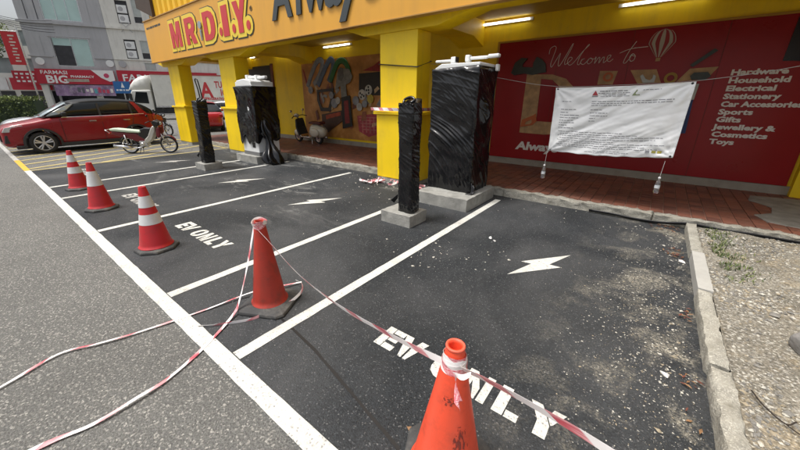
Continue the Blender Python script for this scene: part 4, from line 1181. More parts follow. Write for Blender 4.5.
for (u, v) in ((.02, .02), (.98, .02), (.02, .98), (.98, .98)):
    p = bsurf(u, v); g.lathe([(.006, -.004), (.014, -.005), (.014, -.002), (.006, -.001)], p, 12, axis='y')
g.build("eyelet", M_black, bn)
rp = MB().tube(catmull([(-3.72, 5.95, 2.36), (-2.29, 5.9, 2.045), (-1.385, 5.895, 1.895), (-.5, 5.9, 1.895), (.255, 5.895, 1.925), (1.08, 5.9, 2.05), (2.0, 5.93, 2.30)], 6), .0035, 5).build("hanging_line", mat("cord_grey", (.35, .34, .32), .8, .1), smooth=True)
tag(rp, "thin cord strung between pillars with the white banner on it", "cord")
M_pet = mat("clear_bottle_plastic", (.80, .84, .86), .10, .02, trans=.92, spec=.5)
M_cap = mat("bottle_cap_white", (.80, .80, .80), .4, .02)
for (x, lb) in ((-1.372, "clear plastic bottle of water hung as a weight under the left corner of the banner"), (.155, "clear plastic bottle of water hung as a weight under the right corner of the banner")):
    b = thing("water_bottle", lb, "bottle", (x, 5.9, .44), group="bottle weights under the banner")
    MB().lathe([(0, .004), (.024, 0), (.032, .012), (.032, .06), (.029, .066), (.032, .072), (.032, .13), (.030, .145), (.022, .178), (.013, .195), (.013, .212)], n=20).build("bottle_body", M_pet, b, smooth=True)
    MB().lathe([(.016, .21), (.016, .232), (0, .234)], n=16).build("cap", M_cap, b, smooth=True)
    MB().lathe([(.0325, .075), (.0325, .118)], n=20, caps=False).build("label_band", mat("bottle_label", (.62, .64, .66), .4, .1), b, smooth=True)
    MB().tube([(0, 0, .232), (.01, -.005, .46)], .002, 4).build("string", M_cap, b)

# ------------------------------------------------------------ litter and rock
bm_r = bmesh.new(); bmesh.ops.create_icosphere(bm_r, subdivisions=4, radius=1)
for v in bm_r.verts:
    v.co *= 1 + .22 * noise.noise(v.co * 1.6) + .05 * noise.noise(v.co * 6)
    v.co.x *= .17; v.co.y *= .14; v.co.z *= .12
me = bpy.data.meshes.new("boulder"); bm_r.to_mesh(me); bm_r.free(); me.materials.append(mat("rock_grey", (.26, .25, .24), .9, .2, 8, .6, 40))
for p in me.polygons: p.use_smooth = True
o = bpy.data.objects.new("boulder", me); COL.objects.link(o); o.location = (1.20, 3.18, .13)
tag(o, "smooth grey rock on the rough ground to the right of the kerb", "rock")
tw = MB().tube(catmull([(.74, 2.46, .10), (.77, 2.34, .11), (.84, 2.27, .10), (.88, 2.30, .115)], 5), [.004] * 16, 5).tube(catmull([(.84, 2.27, .10), (.87, 2.22, .11), (.95, 2.20, .10)], 4), .003, 5)
tag(tw.build("twig", mat("twig_dark", (.03, .022, .016), .9, .2), smooth=True), "dark crooked twig lying on the sandy ground near the kerb", "twig")
lf = MB().add([(-.022, 0, .010), (0, -.010, .006), (.022, .004, .02), (.0, .012, .014)], [(0, 1, 2, 3)]).build("dead_leaf", M_leafb, solid=.001)
lf.location = (-.72, 1.08, .006); tag(lf, "small brown dead leaf on the asphalt left of the orange cone", "leaf")
for k, (x, y, s_, lb) in enumerate(((-1.41, 3.86, .045, "white broken plaster lump on the asphalt near the end of the nearest bay line"), (-1.33, 3.80, .035, "smaller white plaster lump just right of the bigger one"), (.50, 4.55, .04, "pale chip of mortar against the kerb foot"), (.36, 2.42, .035, "pale flat stone beside the kerb foot in the sandy patch"))):
    g = MB(); rock_into(g, (0, 0, s_ * .2), s_, 0, .5)
    o = g.build("plaster_lump", mat("plaster_white", (.62, .61, .58), .9, .1, 20), bevel=.004); o.location = (x, y, .006)
    tag(o, lb, "rubble lump")
# ------------------------------------------------------------ vehicles
M_glass = mat("dark_car_glass", (.010, .012, .013), .06, .02, 1, spec=.4)
M_wscr = mat("windscreen_painted_sky", (.30, .37, .40), .08, .25, 1.5, coat=1, spec=.9)  # sky reflection put into the pale base colour
M_clad = mat("grey_black_cladding", (.025, .025, .027), .6, .1, 20)
M_chrome = mat("chrome", (.70, .70, .71), .12, .02, metal=1.0)
M_lamp = mat("headlamp_glass", (.45, .47, .48), .12, .2, 12, spec=.8)
M_tail = mat("tail_lamp", (.30, .01, .012), .15, .1, spec=.8)
def wheel(parent, x, y, z, r, w, side, rim_m, spokes=5, name="wheel", double=True):
    """wheel on an axle along local x; side = +1 when the outside looks to +x"""
    t = MB().lathe([(r * .66, -w / 2), (r * .90, -w / 2), (r * .985, -w * .36), (r, -w * .2), (r, w * .2), (r * .985, w * .36), (r * .90, w / 2), (r * .66, w / 2)], (x, y, z), 32, axis='x', close=True).build(name, M_rubber, parent, smooth=True)
    xo = x + side * w * .5
    MB().lathe([(r * .68, side * w * .46), (r * .66, side * w * .14)], (x, y, z), 32, axis='x', caps=False).build('rim_barrel', M_black, t, smooth=True)
    g = MB().lathe([(r * .70, side * (w / 2 + .003)), (r * .665, side * (w / 2 + .008)), (r * .63, side * w * .44)], (x, y, z), 32, axis='x', caps=False)
    g.lathe([(r * .17, side * w * .30), (r * .17, side * (w * .46)), (0.001, side * (w * .48))], (x, y, z), 16, axis='x', caps=False)
    for k in range(spokes):
        for da in ((-.16, .16) if double else (0,)):
            a = 2 * pi * k / spokes + .3
            p0 = (x + side * w * .40, y + r * .14 * cos(a + da), z + r * .14 * sin(a + da)); p1 = (x + side * w * .46, y + r * .64 * cos(a + da * 1.1), z + r * .64 * sin(a + da * 1.1))
            g.tube([p0, p1], [r * .055, r * .075], 6)
    g.build("rim", rim_m, t, smooth=False)
    d = MB().lathe([(r * .62, side * w * .12), (.001, side * w * .12)], (x, y, z), 24, axis='x', caps=False).build("brake_disc", M_black, t)
    return t
def apply_bool(o, cutters):
    for c in cutters:
        md = o.modifiers.new("cut", 'BOOLEAN'); md.operation = 'DIFFERENCE'; md.solver = 'EXACT'; md.object = c
    dg = bpy.context.evaluated_depsgraph_get()
    me = bpy.data.meshes.new_from_object(o.evaluated_get(dg))
    o.modifiers.clear(); o.data = me
    for c in cutters: bpy.data.objects.remove(c, do_unlink=True)
def mirror_ring(half):
    """half section from bottom centre to top centre -> closed ring"""
    return half + [(-x, y, z) for x, y, z in half[::-1] if abs(x) > 1e-6]
def hatch_car(name, label, loc, rz, paint, L=4.40, Wd=1.80, Hh=1.66, belt=1.10, roofm=None, suv=True, wheels=(.87, 3.42), r=.345, rim_m=None, detail=True):
    """car pointing towards local -y, nose at y = 0"""
    t = thing(name, label, "car", loc, rz)
    hw = Wd / 2; s = L / 4.40
    st = [(0.00, .60, .34, .72, .02), (.05, .74, .27, .82, .02), (.16, .83, .22, .90, .03), (.40, .89, .21, .97, .04), (.80, .93, .21, 1.02, .05), (1.15, .945, .21, belt - .02, .04),
          (1.6, .955, .21, belt, 0), (2.2, .96, .21, belt + .01, 0), (2.9, .96, .21, belt + .03, 0), (3.5, .955, .22, belt + .06, 0), (3.95, .93, .25, belt + .07, 0), (4.22, .88, .30, belt + .04, 0), (4.34, .82, .36, belt - .10, 0), (4.40, .70, .42, belt - .28, 0)]
    rings = []
    for y, k, zb, zt, cr in st:
        w_ = hw * k; y *= s; h_ = zt - zb
        half = [(0, y, zb), (w_ * .80, y, zb), (w_ * .95, y, zb + .04), (w_ * .985, y, zb + h_ * .22), (w_, y, zb + h_ * .45), (w_ * .99, y, zb + h_ * .66), (w_ * 1.0, y, zt - .16), (w_ * .985, y, zt - .07), (w_ * .93, y, zt - .01), (w_ * .80, y, zt + cr * .4), (0, y, zt + cr)]
        rings.append(mirror_ring(half))
    b = MB().loft(rings).build("body", [paint], t, smooth=True, sub=1)
    cuts = []
    for wy in wheels:
        c = MB().lathe([(r + .065, -hw - .2), (r + .065, hw + .2)], (0, wy * s, r), 28, axis='x').build("cutter", M_black)
        cuts.append(c)
    fix_normals(b)
    for c in cuts: fix_normals(c); c.location = (0, 0, 0)
    # boolean in a common frame
    b.parent = None
    apply_bool(b, cuts)
    for p in b.data.polygons: p.use_smooth = True
    b.parent = t
    MB().box(-hw + .22, hw - .22, .35 * s, L - .35, .18, .5).build("underbody", M_black, t)
    # greenhouse
    gs = [(1.02, .80, belt + .0, .0), (1.35, .765, belt + .20 * 1.02, .02), (1.72, .72, Hh - .12, .04), (2.05, .69, Hh - .035, .05), (2.6, .68, Hh - .005, .05), (3.2, .68, Hh - .02, .05), (3.65, .69, Hh - .07, .04), (3.95, .72, Hh - .24, .03), (4.18, .78, belt + .06, .0)]
    if not suv: gs = [(.95, .80, belt, .0), (1.35, .75, belt + .22, .02), (1.75, .70, Hh - .10, .03), (2.1, .67, Hh - .02, .04), (2.9, .66, Hh, .04), (3.5, .67, Hh - .07, .04), (3.95, .73, belt + .22, .02), (4.2, .80, belt + .02, 0)]
    rings = []
    for y, kt, zt, cr in gs:
        y *= s; wb, wt = hw * .94, hw * kt
        f = (zt - belt + .04) / (Hh - belt)
        wtt = wb + (wt - wb) * min(1, max(0, f))
        half = [(0, y, belt - .06), (wb, y, belt - .06), (wb + (wtt - wb) * .5 + .012, y, (belt - .06 + zt) / 2), (wtt, y, zt - .035 * min(1, f)), (wtt - .06, y, zt), (0, y, zt + cr)]
        rings.append(mirror_ring(half))
    gh = MB().loft(rings).build("windows", M_glass, t, smooth=True, sub=1)
    # windscreen: pale glass colour with the sky's reflection painted in
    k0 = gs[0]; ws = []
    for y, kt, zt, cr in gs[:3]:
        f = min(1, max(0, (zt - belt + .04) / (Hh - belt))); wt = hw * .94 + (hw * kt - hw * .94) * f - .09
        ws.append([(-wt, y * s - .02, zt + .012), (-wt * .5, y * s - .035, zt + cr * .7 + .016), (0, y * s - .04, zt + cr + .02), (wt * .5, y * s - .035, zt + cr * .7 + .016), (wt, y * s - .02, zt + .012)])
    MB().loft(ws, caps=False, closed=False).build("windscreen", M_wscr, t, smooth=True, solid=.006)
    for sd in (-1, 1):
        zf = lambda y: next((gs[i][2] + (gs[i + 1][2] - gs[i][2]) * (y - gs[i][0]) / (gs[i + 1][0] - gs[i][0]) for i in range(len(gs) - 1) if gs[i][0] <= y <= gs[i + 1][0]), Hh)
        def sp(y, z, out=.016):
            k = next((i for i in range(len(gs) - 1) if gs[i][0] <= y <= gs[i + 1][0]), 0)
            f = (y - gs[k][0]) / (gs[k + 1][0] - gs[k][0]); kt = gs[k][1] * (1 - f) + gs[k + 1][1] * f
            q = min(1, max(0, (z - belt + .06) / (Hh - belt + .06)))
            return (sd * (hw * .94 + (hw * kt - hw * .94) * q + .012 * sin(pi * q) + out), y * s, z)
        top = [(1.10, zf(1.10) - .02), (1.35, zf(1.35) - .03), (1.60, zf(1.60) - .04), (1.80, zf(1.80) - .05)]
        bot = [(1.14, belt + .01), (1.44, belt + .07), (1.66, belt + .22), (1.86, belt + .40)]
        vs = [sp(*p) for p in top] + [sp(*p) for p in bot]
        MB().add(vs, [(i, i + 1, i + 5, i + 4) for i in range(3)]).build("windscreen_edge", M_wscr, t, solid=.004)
        MB().tube([sp(p[0], p[1], .02) for p in bot], .016, 6).build("front_pillar", M_black, t)
    # roof skin
    rg = [q for q in gs if q[2] > Hh - .20 and q[2] > belt + .2]
    rings = []
    for y, kt, zt, cr in rg:
        y *= s; wt = hw * kt
        rings.append([(-wt - .002, y, zt - .055), (-wt + .045, y, zt + .012), (-wt * .5, y, zt + cr * .8 + .012), (0, y, zt + cr + .014), (wt * .5, y, zt + cr * .8 + .012), (wt - .045, y, zt + .012), (wt + .002, y, zt - .055)])
    MB().loft(rings, caps=False, closed=False).build("roof", roofm or paint, t, smooth=True, solid=.01, sub=1)
    def gpt(y, z, sd, out=.014):
        """point on the side of the greenhouse"""
        ys = [q[0] * s for q in gs]
        k = max(0, min(len(gs) - 2, next((i for i in range(len(gs) - 1) if ys[i + 1] >= y), len(gs) - 2)))
        f = min(1, max(0, (y - ys[k]) / (ys[k + 1] - ys[k])))
        zt = gs[k][2] * (1 - f) + gs[k + 1][2] * f; kt = gs[k][1] * (1 - f) + gs[k + 1][1] * f
        q = min(1, max(0, (z - belt + .06) / (Hh - belt + .06)))
        return (sd * (hw * .94 + (hw * kt - hw * .94) * q + .012 * sin(pi * q) + out), y, min(z, zt))
    rim_m = rim_m or M_chrome
    for sd in (-1, 1):
        for wy in wheels:
            wheel(t, sd * (hw - .125), wy * s, r, r, .215, sd, rim_m, 5)
            if suv:      # wheel-arch cladding
                g = MB(); A = []; R1, R2 = r + .062, r + .125
                n = 22; rings = []
                for i in range(n + 1):
                    a = -.25 + (pi + .5) * i / n
                    cy, cz = wy * s, r
                    rings.append([(sd * (hw * .955), cy + R1 * cos(a), cz + R1 * sin(a)), (sd * (hw * .995), cy + R1 * cos(a), cz + R1 * sin(a)), (sd * (hw * .985), cy + R2 * cos(a), cz + R2 * sin(a)), (sd * (hw * .93), cy + R2 * cos(a), cz + R2 * sin(a))])
                g.loft(rings).build("arch_cladding", M_clad, t)
        if suv:
            MB().prism([(wheels[0] * s + r + .06, .20), (wheels[1] * s - r - .06, .20), (wheels[1] * s - r - .06, .34), (wheels[0] * s + r + .06, .32)], hw * .90, hw * .985, lambda u, v, w: (sd * w, u, v)).build("sill_cladding", M_clad, t, bevel=.01)
            MB().box(min(sd * hw * .80, sd * hw * .95), max(sd * hw * .80, sd * hw * .95), .25 * s, wheels[0] * s - r - .05, .19, .30).build("bumper_cladding", M_clad, t, bevel=.02)
            MB().box(min(sd * hw * .80, sd * hw * .955), max(sd * hw * .80, sd * hw * .955), wheels[1] * s + r + .07, L - .20, .26, .42).build("bumper_cladding", M_clad, t, bevel=.02)
        # pillars
        for (ya, yb, m_) in ((2.44, 2.50, M_black), (3.36, 3.42, M_black)):
            g = MB(); ring = []
            for z in (belt - .0, belt + .2, Hh - .12):
                ring.append([gpt(ya * s, z, sd), gpt(yb * s, z, sd)])
            g.add([p for r_ in ring for p in r_], [(0, 1, 3, 2), (2, 3, 5, 4)])
            g.build("pillar", m_, t, solid=.004)
        # coloured rear quarter between the side glass and the tail
        g = MB()
        if suv:
            q = [gpt(3.62 * s, belt - .02, sd, .02), gpt(3.90 * s, belt - .02, sd, .02), gpt(3.70 * s, belt + .24, sd, .02), gpt(3.56 * s, belt + .46, sd, .02), gpt(3.42 * s, belt + .48, sd, .02), gpt(3.54 * s, belt + .24, sd, .02)]
            g.add(q, [(0, 1, 2), (0, 2, 5), (5, 2, 3), (5, 3, 4)])
            g.build("rear_pillar", paint, t, solid=.006)
        # door seams, belt trim, handles, mirror
        g = MB()
        for ya, yb, za, zb in ((1.42, 1.40, .30, belt - .05), (2.47, 2.47, .32, belt - .05), (3.28, 3.42, .62, belt - .05)):
            g.tube([(sd * hw * .972, ya * s, za), (sd * hw * .958, (ya + yb) / 2 * s, (za + zb) / 2), (sd * hw * .945, yb * s, zb)], .006, 5)
        g.build("door_seam", M_black, t)
        MB().tube([gpt(1.45 * s, belt - .02, sd, .03), gpt(2.5 * s, belt - .005, sd, .03), gpt(3.75 * s, belt + .03, sd, .03)], .010, 6).build("belt_trim", M_chrome, t)
        for yh in (2.22, 3.18):
            MB().box(-.012, .02, -.10, .10, -.016, .018).move(Matrix.Translation((sd * hw * .965, yh * s, belt - .17)) @ Matrix.Scale(sd, 4, (1, 0, 0))).build("door_handle", M_chrome, t, bevel=.006)
        mm = MB().box(-.02, .20, -.07, .07, -.06, .07).move(Matrix.Translation((sd * (hw * .98), 1.52 * s, belt + .07)) @ Matrix.Scale(sd, 4, (1, 0, 0)))
        mm.build("mirror", M_black if suv else paint, t, bevel=.03, seg=3)
        # lamps
        MB().prism([(.06, .72), (.14, .86), (.52, .92), (.60, .86), (.42, .78), (.2, .72)], hw * .70, hw * .885, lambda u, v, w: (sd * (w - .16 * max(0, .5 - u)), u * s - .004, v)).build("headlight", M_lamp, t, bevel=.01)
        MB().prism([(4.02, belt - .20), (4.36, belt - .26), (4.33, belt - .10), (4.2, belt - .02), (4.02, belt - .03)], hw * .74, hw * .94, lambda u, v, w: (sd * (w - .12 * max(0, u - 4.1)), u * s + .006, v)).build("tail_light", M_tail, t, bevel=.01)
        MB().prism([(.05, .38), (.10, .62), (.2, .64), (.24, .38)], hw * .62, hw * .80, lambda u, v, w: (sd * w, u * s - .01, v)).build("fog_lamp_surround", M_clad, t, bevel=.01)
    MB().box(-.50, .50, -.012, .08, .42, .70).build("grille", M_black, t, bevel=.02)
    MB().box(-.26, .26, -.03, -.013, .48, .59).build("number_plate", M_black, t)
    return t
M_paint_r = mat("red_car_paint", (.25, .005, .009), .3, .05, 1.5, metal=.0, coat=.4, spec=.4)
M_roofb = mat("black_car_roof", (.008, .008, .009), .5, .03, coat=.0, spec=.25)
hatch_car("parked_car", "dark red crossover with black roof parked behind the red and white motorbike", (-16.70, .62, 0), 0, M_paint_r, L=4.55, Hh=1.70, belt=1.16, roofm=M_roofb, rim_m=mat('alloy_rim', (.55, .55, .56), .35, .05, 10, metal=.4))
M_paint_s = mat("silver_car_paint", (.50, .52, .55), .25, .04, coat=.8, spec=.6)
hatch_car("parked_car", "silver car mostly hidden on the far side of the dark red crossover", (-20.1, .9, 0), radians(1), M_paint_s, L=4.4, Hh=1.50, belt=.98, suv=False)
M_paint_r2 = mat("bright_red_car_paint", (.42, .02, .03), .25, .04, coat=.8, spec=.6)
hatch_car("parked_car", "bright red hatchback seen between the two far yellow pillars", (-22.9, 9.7, 0), radians(249), M_paint_r2, L=3.8, Hh=1.58, belt=1.02, suv=False)
hatch_car("parked_car", "white car beyond the bright red hatchback", (-33.0, 13.6, 0), radians(180 - 18 + 150), mat("white_car_paint", (.6, .6, .6), .3, .03, coat=.6), L=4.2, Hh=1.55, belt=1.0, suv=False)

# small motorbike beside the red crossover (local +y = forward)
def motorbike(label, loc, rz, col, shield, seatm, lean=0.0, name="motorbike"):
    t = thing(name, label, "motorbike", loc, rot=(0, lean, rz))
    R_ = .275; WB = 1.22
    for y, nm in ((0, "wheel"), (WB, "wheel")):
        w_ = MB().lathe([(R_ - .05, -.03), (R_ - .015, -.034), (R_, -.012), (R_, .012), (R_ - .015, .034), (R_ - .05, .03)], (0, y, R_), 32, axis='x', close=True).build(nm, M_rubber, t, smooth=True)
        g = MB().lathe([(R_ - .05, -.02), (R_ - .064, -.016), (R_ - .064, .016), (R_ - .05, .02)], (0, y, R_), 32, axis='x', close=True).lathe([(.035, -.05), (.045, -.02), (.045, .02), (.035, .05)], (0, y, R_), 14, axis='x')
        for k in range(7):
            a = 2 * pi * k / 7
            g.tube([(0, y + .04 * cos(a), R_ + .04 * sin(a)), (0, y + (R_ - .06) * cos(a + .12), R_ + (R_ - .06) * sin(a + .12))], .007, 5)
        g.build("rim", M_steel, w_, smooth=False)
    fk = MB()
    for x in (-.075, .075): fk.tube([(x, WB, R_), (x, WB - .10, .52), (x * .8, WB - .20, .78)], [.018, .022, .02], 8)
    fk.tube([(0, WB - .19, .74), (0, WB - .25, .96)], .024, 8)
    fk.build("fork", M_steel, t, smooth=True)
    fm = [(WB + R_ * 1.0 * cos(a), R_ + (R_ + .03) * sin(a)) for a in [i * .15 for i in range(3, 18)]]
    MB().loft([[(-.05, y, z), (-.045, y, z + .012), (.045, y, z + .012), (.05, y, z)] for y, z in fm]).build("front_mudguard", col, t, smooth=True)
    rm = [(-(R_ + .0) * cos(a) * 1.05, R_ + (R_ + .04) * sin(a)) for a in [i * .15 for i in range(2, 13)]]
    MB().loft([[(-.06, y, z), (-.055, y, z + .014), (.055, y, z + .014), (.06, y, z)] for y, z in rm]).build("rear_mudguard", M_black, t, smooth=True)
    MB().prism([(.36, .60), (.56, .44), (.72, .60), (.80, .82), (.60, .84), (.46, .78)], -.09, .09, lambda u, v, w: (w, u, v)).build("centre_cover", M_black, t, bevel=.03)
    MB().prism([(.98, .50), (1.08, .60), (1.10, .86), (.99, .84), (.93, .60)], -.12, .12, lambda u, v, w: (w, u, v)).build("front_panel", col, t, bevel=.03)
    # body panels: tail, centre, leg shield
    body = [(-.42, .66), (-.30, .60), (.05, .50), (.28, .40), (.50, .38), (.60, .46), (.46, .56), (.34, .66), (.05, .68), (-.20, .72), (-.40, .74)]
    MB().prism(body, -.085, .085, lambda u, v, w: (w, u, v)).build("side_panel", col, t, bevel=.03, seg=3)
    MB().prism([(.52, .36), (.62, .34), (.78, .46), (.93, .74), (.96, .88), (.88, .90), (.80, .80), (.68, .58), (.54, .46)], -.12, .12, lambda u, v, w: (w * (1 - .25 * abs(v - .7)), u, v)).build("leg_shield", shield, t, bevel=.03, seg=3)
    MB().prism([(.93, .86), (1.10, .92), (1.12, 1.02), (.98, 1.08), (.88, 1.02)], -.12, .12, lambda u, v, w: (w, u, v)).build("headlamp_cowl", M_black, t, bevel=.03, seg=3)
    MB().ball((0, 1.10, .97), (.07, .04, .055), 12).build("headlamp", M_lamp, t, smooth=True)
    MB().prism([(-.42, .75), (-.30, .74), (.10, .70), (.42, .68), (.50, .70), (.46, .75), (.10, .79), (-.25, .83), (-.44, .82)], -.115, .115, lambda u, v, w: (w, u, v)).build("seat", seatm, t, bevel=.03, seg=3)
    MB().tube([(-.10, -.45, .70), (-.10, -.56, .78), (.10, -.56, .78), (.10, -.45, .70)], .011, 6).build("grab_rail", M_steel, t, smooth=True)
    MB().ball((0, -.50, .66), (.07, .035, .04), 10).build("tail_light", M_tail, t, smooth=True)
    hb = MB().tube(catmull([(-.33, WB - .40, 1.02), (-.22, WB - .30, 1.06), (-.06, WB - .25, 1.02), (.06, WB - .25, 1.02), (.22, WB - .30, 1.06), (.33, WB - .40, 1.02)], 4), .012, 6).build("handlebar", M_black, t, smooth=True)
    for x in (-1, 1):
        MB().tube([(x * .22, WB - .33, 1.06), (x * .25, WB - .31, 1.2)], .006, 5).ball((x * .27, WB - .32, 1.24), (.055, .02, .04), 10).build("mirror", M_black, t, smooth=True)
    MB().box(-.10, .10, .36, .60, .22, .42).lathe([(.07, -.12), (.085, -.08), (.085, .08), (.07, .12)], (0, .44, .30), 16, axis='x').build("engine", M_steel, t, bevel=.015)
    MB().tube([(.11, .50, .24), (.13, .30, .20), (.14, .05, .22)], .018, 8).tube([(.14, .12, .22), (.15, -.40, .29)], [.042, .05], 12).build("exhaust", M_chrome, t, smooth=True)
    for x in (-.11, .11): MB().tube([(x, 0, R_), (x, -.02, .62)], [.018, .026], 8).build("shock_absorber", M_steel, t, smooth=True)
    MB().tube([(.09, 0, R_), (.09, .38, .30)], .022, 6).tube([(-.09, 0, R_), (-.09, .38, .30)], .022, 6).build("swingarm", M_black, t)
    MB().tube([(.06, .36, .24), (.14, .32, .02)], .012, 6).tube([(-.06, .36, .24), (-.10, .30, .02)], .012, 6).box(-.2, .2, .46, .50, .22, .25).build("stand", M_black, t)
    MB().tube(catmull([(.03, .62, .60), (0, .75, .60), (-.02, .90, .72)], 4), .03, 6).build("down_tube", M_black, t)
    return t
M_crim = mat("crimson_panel", (.14, .008, .016), .4, .05, coat=.1)
M_cream = mat("cream_panel", (.48, .47, .43), .35, .05)
M_seatg = mat("pale_green_seat", (.50, .60, .47), .5, .1)
motorbike("red and cream motorbike with pale green seat parked beside the dark red crossover", (-13.66, 3.30, 0), radians(-45), M_crim, M_cream, M_seatg, radians(4))
motorbike("black and silver motorbike parked behind the tail of the dark red crossover", (-20.2, 5.9, 0), radians(-70), mat("gloss_black_panel", (.02, .02, .022), .25, .05, coat=.5), mat("silver_panel", (.35, .36, .37), .35, .05), M_black, radians(4))

# cream scooter on the walkway
sc = thing("scooter", "cream and chrome vintage scooter parked on the walkway before the mural", "scooter", (-9.80, 8.12, .132), radians(88), rot=(0, radians(-6), radians(88)))
MB_R = .225; WB = 1.25
for y in (0, WB):
    w_ = MB().lathe([(MB_R - .08, -.04), (MB_R - .02, -.045), (MB_R, -.02), (MB_R, .02), (MB_R - .02, .045), (MB_R - .08, .04)], (0, y, MB_R), 28, axis='x', close=True).build("wheel", M_rubber, sc, smooth=True)
    MB().lathe([(MB_R - .08, -.042), (MB_R - .13, -.03), (.03, -.03)], (0, y, MB_R), 24, axis='x', caps=False).lathe([(MB_R - .08, .042), (MB_R - .13, .03), (.03, .03)], (0, y, MB_R), 24, axis='x', caps=False).build("rim", M_chrome, w_, smooth=True)
M_sc = mat("scooter_cream", (.66, .63, .52), .28, .04, coat=.6)
def egg(c, r, name, m, n=18): return MB().ball(c, r, n).build(name, m, sc, smooth=True)
rings = []
for y, w_, z0_, z1_ in ((-.42, .05, .38, .52), (-.38, .12, .30, .60), (-.25, .19, .24, .68), (-.05, .23, .23, .73), (.15, .22, .24, .74), (.30, .16, .24, .70), (.38, .08, .28, .60)):
    rings.append([(w_ * cos(2 * pi * k / 20), y, (z0_ + z1_) / 2 + (z1_ - z0_) / 2 * sin(2 * pi * k / 20)) for k in range(20)])
MB().loft(rings).build("body", M_sc, sc, smooth=True, sub=1)
MB().prism([(.30, .22), (.86, .22), (.95, .30), (.90, .33), (.84, .27), (.34, .27)], -.18, .18, lambda u, v, w: (w, u, v)).build("floorboard", M_chrome, sc, bevel=.01)
MB().prism([(.86, .25), (.98, .30), (1.10, .60), (1.08, .86), (1.03, .92), (.99, .80), (.98, .60), (.90, .34)], -.21, .21, lambda u, v, w: (w * (1 - .5 * max(0, v - .55)), u, v)).build("leg_shield", M_clad, sc, bevel=.03, seg=3)
MB().ball((0, WB - .01, .36), (.10, .24, .14), 16).build("front_mudguard", M_sc, sc, smooth=True)
MB().tube([(0, WB - .06, .40), (0, WB - .14, .92)], .032, 8).tube(catmull([(-.34, WB - .26, .95), (-.2, WB - .18, 1.0), (0, WB - .14, 1.0), (.2, WB - .18, 1.0), (.34, WB - .26, .95)], 4), .017, 6).build("steering_column", M_black, sc, smooth=True)
MB().ball((0, WB - .08, 1.0), (.09, .10, .08), 14).build("headset", M_sc, sc, smooth=True)
MB().ball((0, WB + .01, 1.0), (.065, .03, .06), 12).build("headlamp", M_chrome, sc, smooth=True)
for x in (-1, 1): MB().tube([(x * .2, WB - .18, 1.0), (x * .26, WB - .16, 1.16)], .006, 5).ball((x * .27, WB - .16, 1.19), (.055, .02, .05), 10).build("mirror", M_chrome, sc, smooth=True)
MB().prism([(-.34, .72), (-.15, .74), (.30, .74), (.36, .77), (.28, .82), (0, .80), (-.30, .84), (-.36, .79)], -.13, .13, lambda u, v, w: (w, u, v)).build("seat", mat("maroon_seat", (.10, .02, .02), .5, .1), sc, bevel=.025, seg=3)
MB().tube([(.12, .10, .22), (.15, -.30, .24)], [.04, .05], 10).build("exhaust", M_chrome, sc, smooth=True)
MB().tube([(.05, .35, .22), (.12, .30, 0)], .012, 6).tube([(-.05, .35, .22), (-.12, .30, 0)], .012, 6).build("stand", M_steel, sc)
for x in (-1, 1): MB().ball((x * .2, -.02, .45), (.07, .27, .17), 16).build("side_cowl", M_sc, sc, smooth=True)

# box lorry beyond the pillars
tk = thing("box_lorry", "white box lorry with a domed cab roof and red lettering standing beyond the pillars", "lorry", (-36.75, 9.8, 0), radians(62 - 90))
# local +y runs backwards along the box, cab at y = 0, side seen = +x
M_tw = mat("lorry_white", (.60, .60, .56), .45, .08, 2, dirt=(.35, .33, .28), dscale=1.5, damt=.4)
def tbox(x0, x1, y0, y1, z0, z1, name, m, bev=.03): return MB().box(x0, x1, y0, y1, z0, z1).build(name, m, tk, bevel=bev)
MB().prism([(0, .75), (0, 1.45), (.38, 2.45), (1.75, 2.5), (1.75, .75)], -1.1, 1.1, lambda u, v, w: (w, u, v)).build("cab", M_tw, tk, bevel=.08, seg=3)
rings = []
for y, h_, w_ in ((.16, .04, .85), (.30, .42, .93), (.62, .82, .98), (1.1, 1.14, 1.02), (1.74, 1.24, 1.04)):
    rings.append([(-w_, y, 2.48), (-w_ * .96, y, 2.48 + h_ * .7), (-w_ * .75, y, 2.48 + h_ * .95), (0, y, 2.5 + h_), (w_ * .75, y, 2.48 + h_ * .95), (w_ * .96, y, 2.48 + h_ * .7), (w_, y, 2.48)])
MB().loft(rings).build("roof_fairing", M_tw, tk, smooth=True)
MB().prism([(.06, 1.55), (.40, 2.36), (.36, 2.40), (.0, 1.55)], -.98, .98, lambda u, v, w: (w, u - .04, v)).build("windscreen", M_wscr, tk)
MB().prism([(.40, 1.45), (1.45, 1.38), (1.45, 2.30), (.66, 2.33)], -1.115, 1.115, lambda u, v, w: (w, u, v)).build("side_window", M_glass, tk)
tbox(-1.12, 1.12, .02, .2, .55, .95, "bumper", M_clad)
tbox(1.12, 1.25, .15, .35, 1.5, 2.2, "mirror", M_black)
bx = tbox(-1.2, 1.2, 1.95, 10.4, 1.15, 3.75, "cargo_box", M_tw, .02)
tbox(-1.22, 1.22, 1.93, 10.42, 1.05, 1.16, "box_rail", M_steel, 0)
tbox(-1.22, 1.22, 1.93, 10.42, 3.70, 3.80, "top_rail", mat("lorry_red_rail", (.35, .06, .06), .5, .1), 0)
tbox(-.9, .9, .3, 10.1, .65, 1.04, "chassis", M_black, 0)
tbox(.9, 1.12, 2.7, 3.9, .55, 1.0, "fuel_tank", M_black)
for y in (.95, 8.0):
    for sd in (-1, 1): wheel(tk, sd * .98, y, .48, .48, .28, sd, M_steel, 6, double=False)
SM = Matrix(((0, 0, 1, 1.206), (1, 0, 0, 0), (0, 1, 0, 0), (0, 0, 0, 1)))
M_lr = mat("lorry_red", (.45, .03, .04), .5, .05)
def ttext(s_, y, z, size, m, bold=.02, xs=1.0): text_mesh(s_, "lettering", m, tk, size, SM @ Matrix.Translation((y, z, 0)), bold=bold, xs=xs)
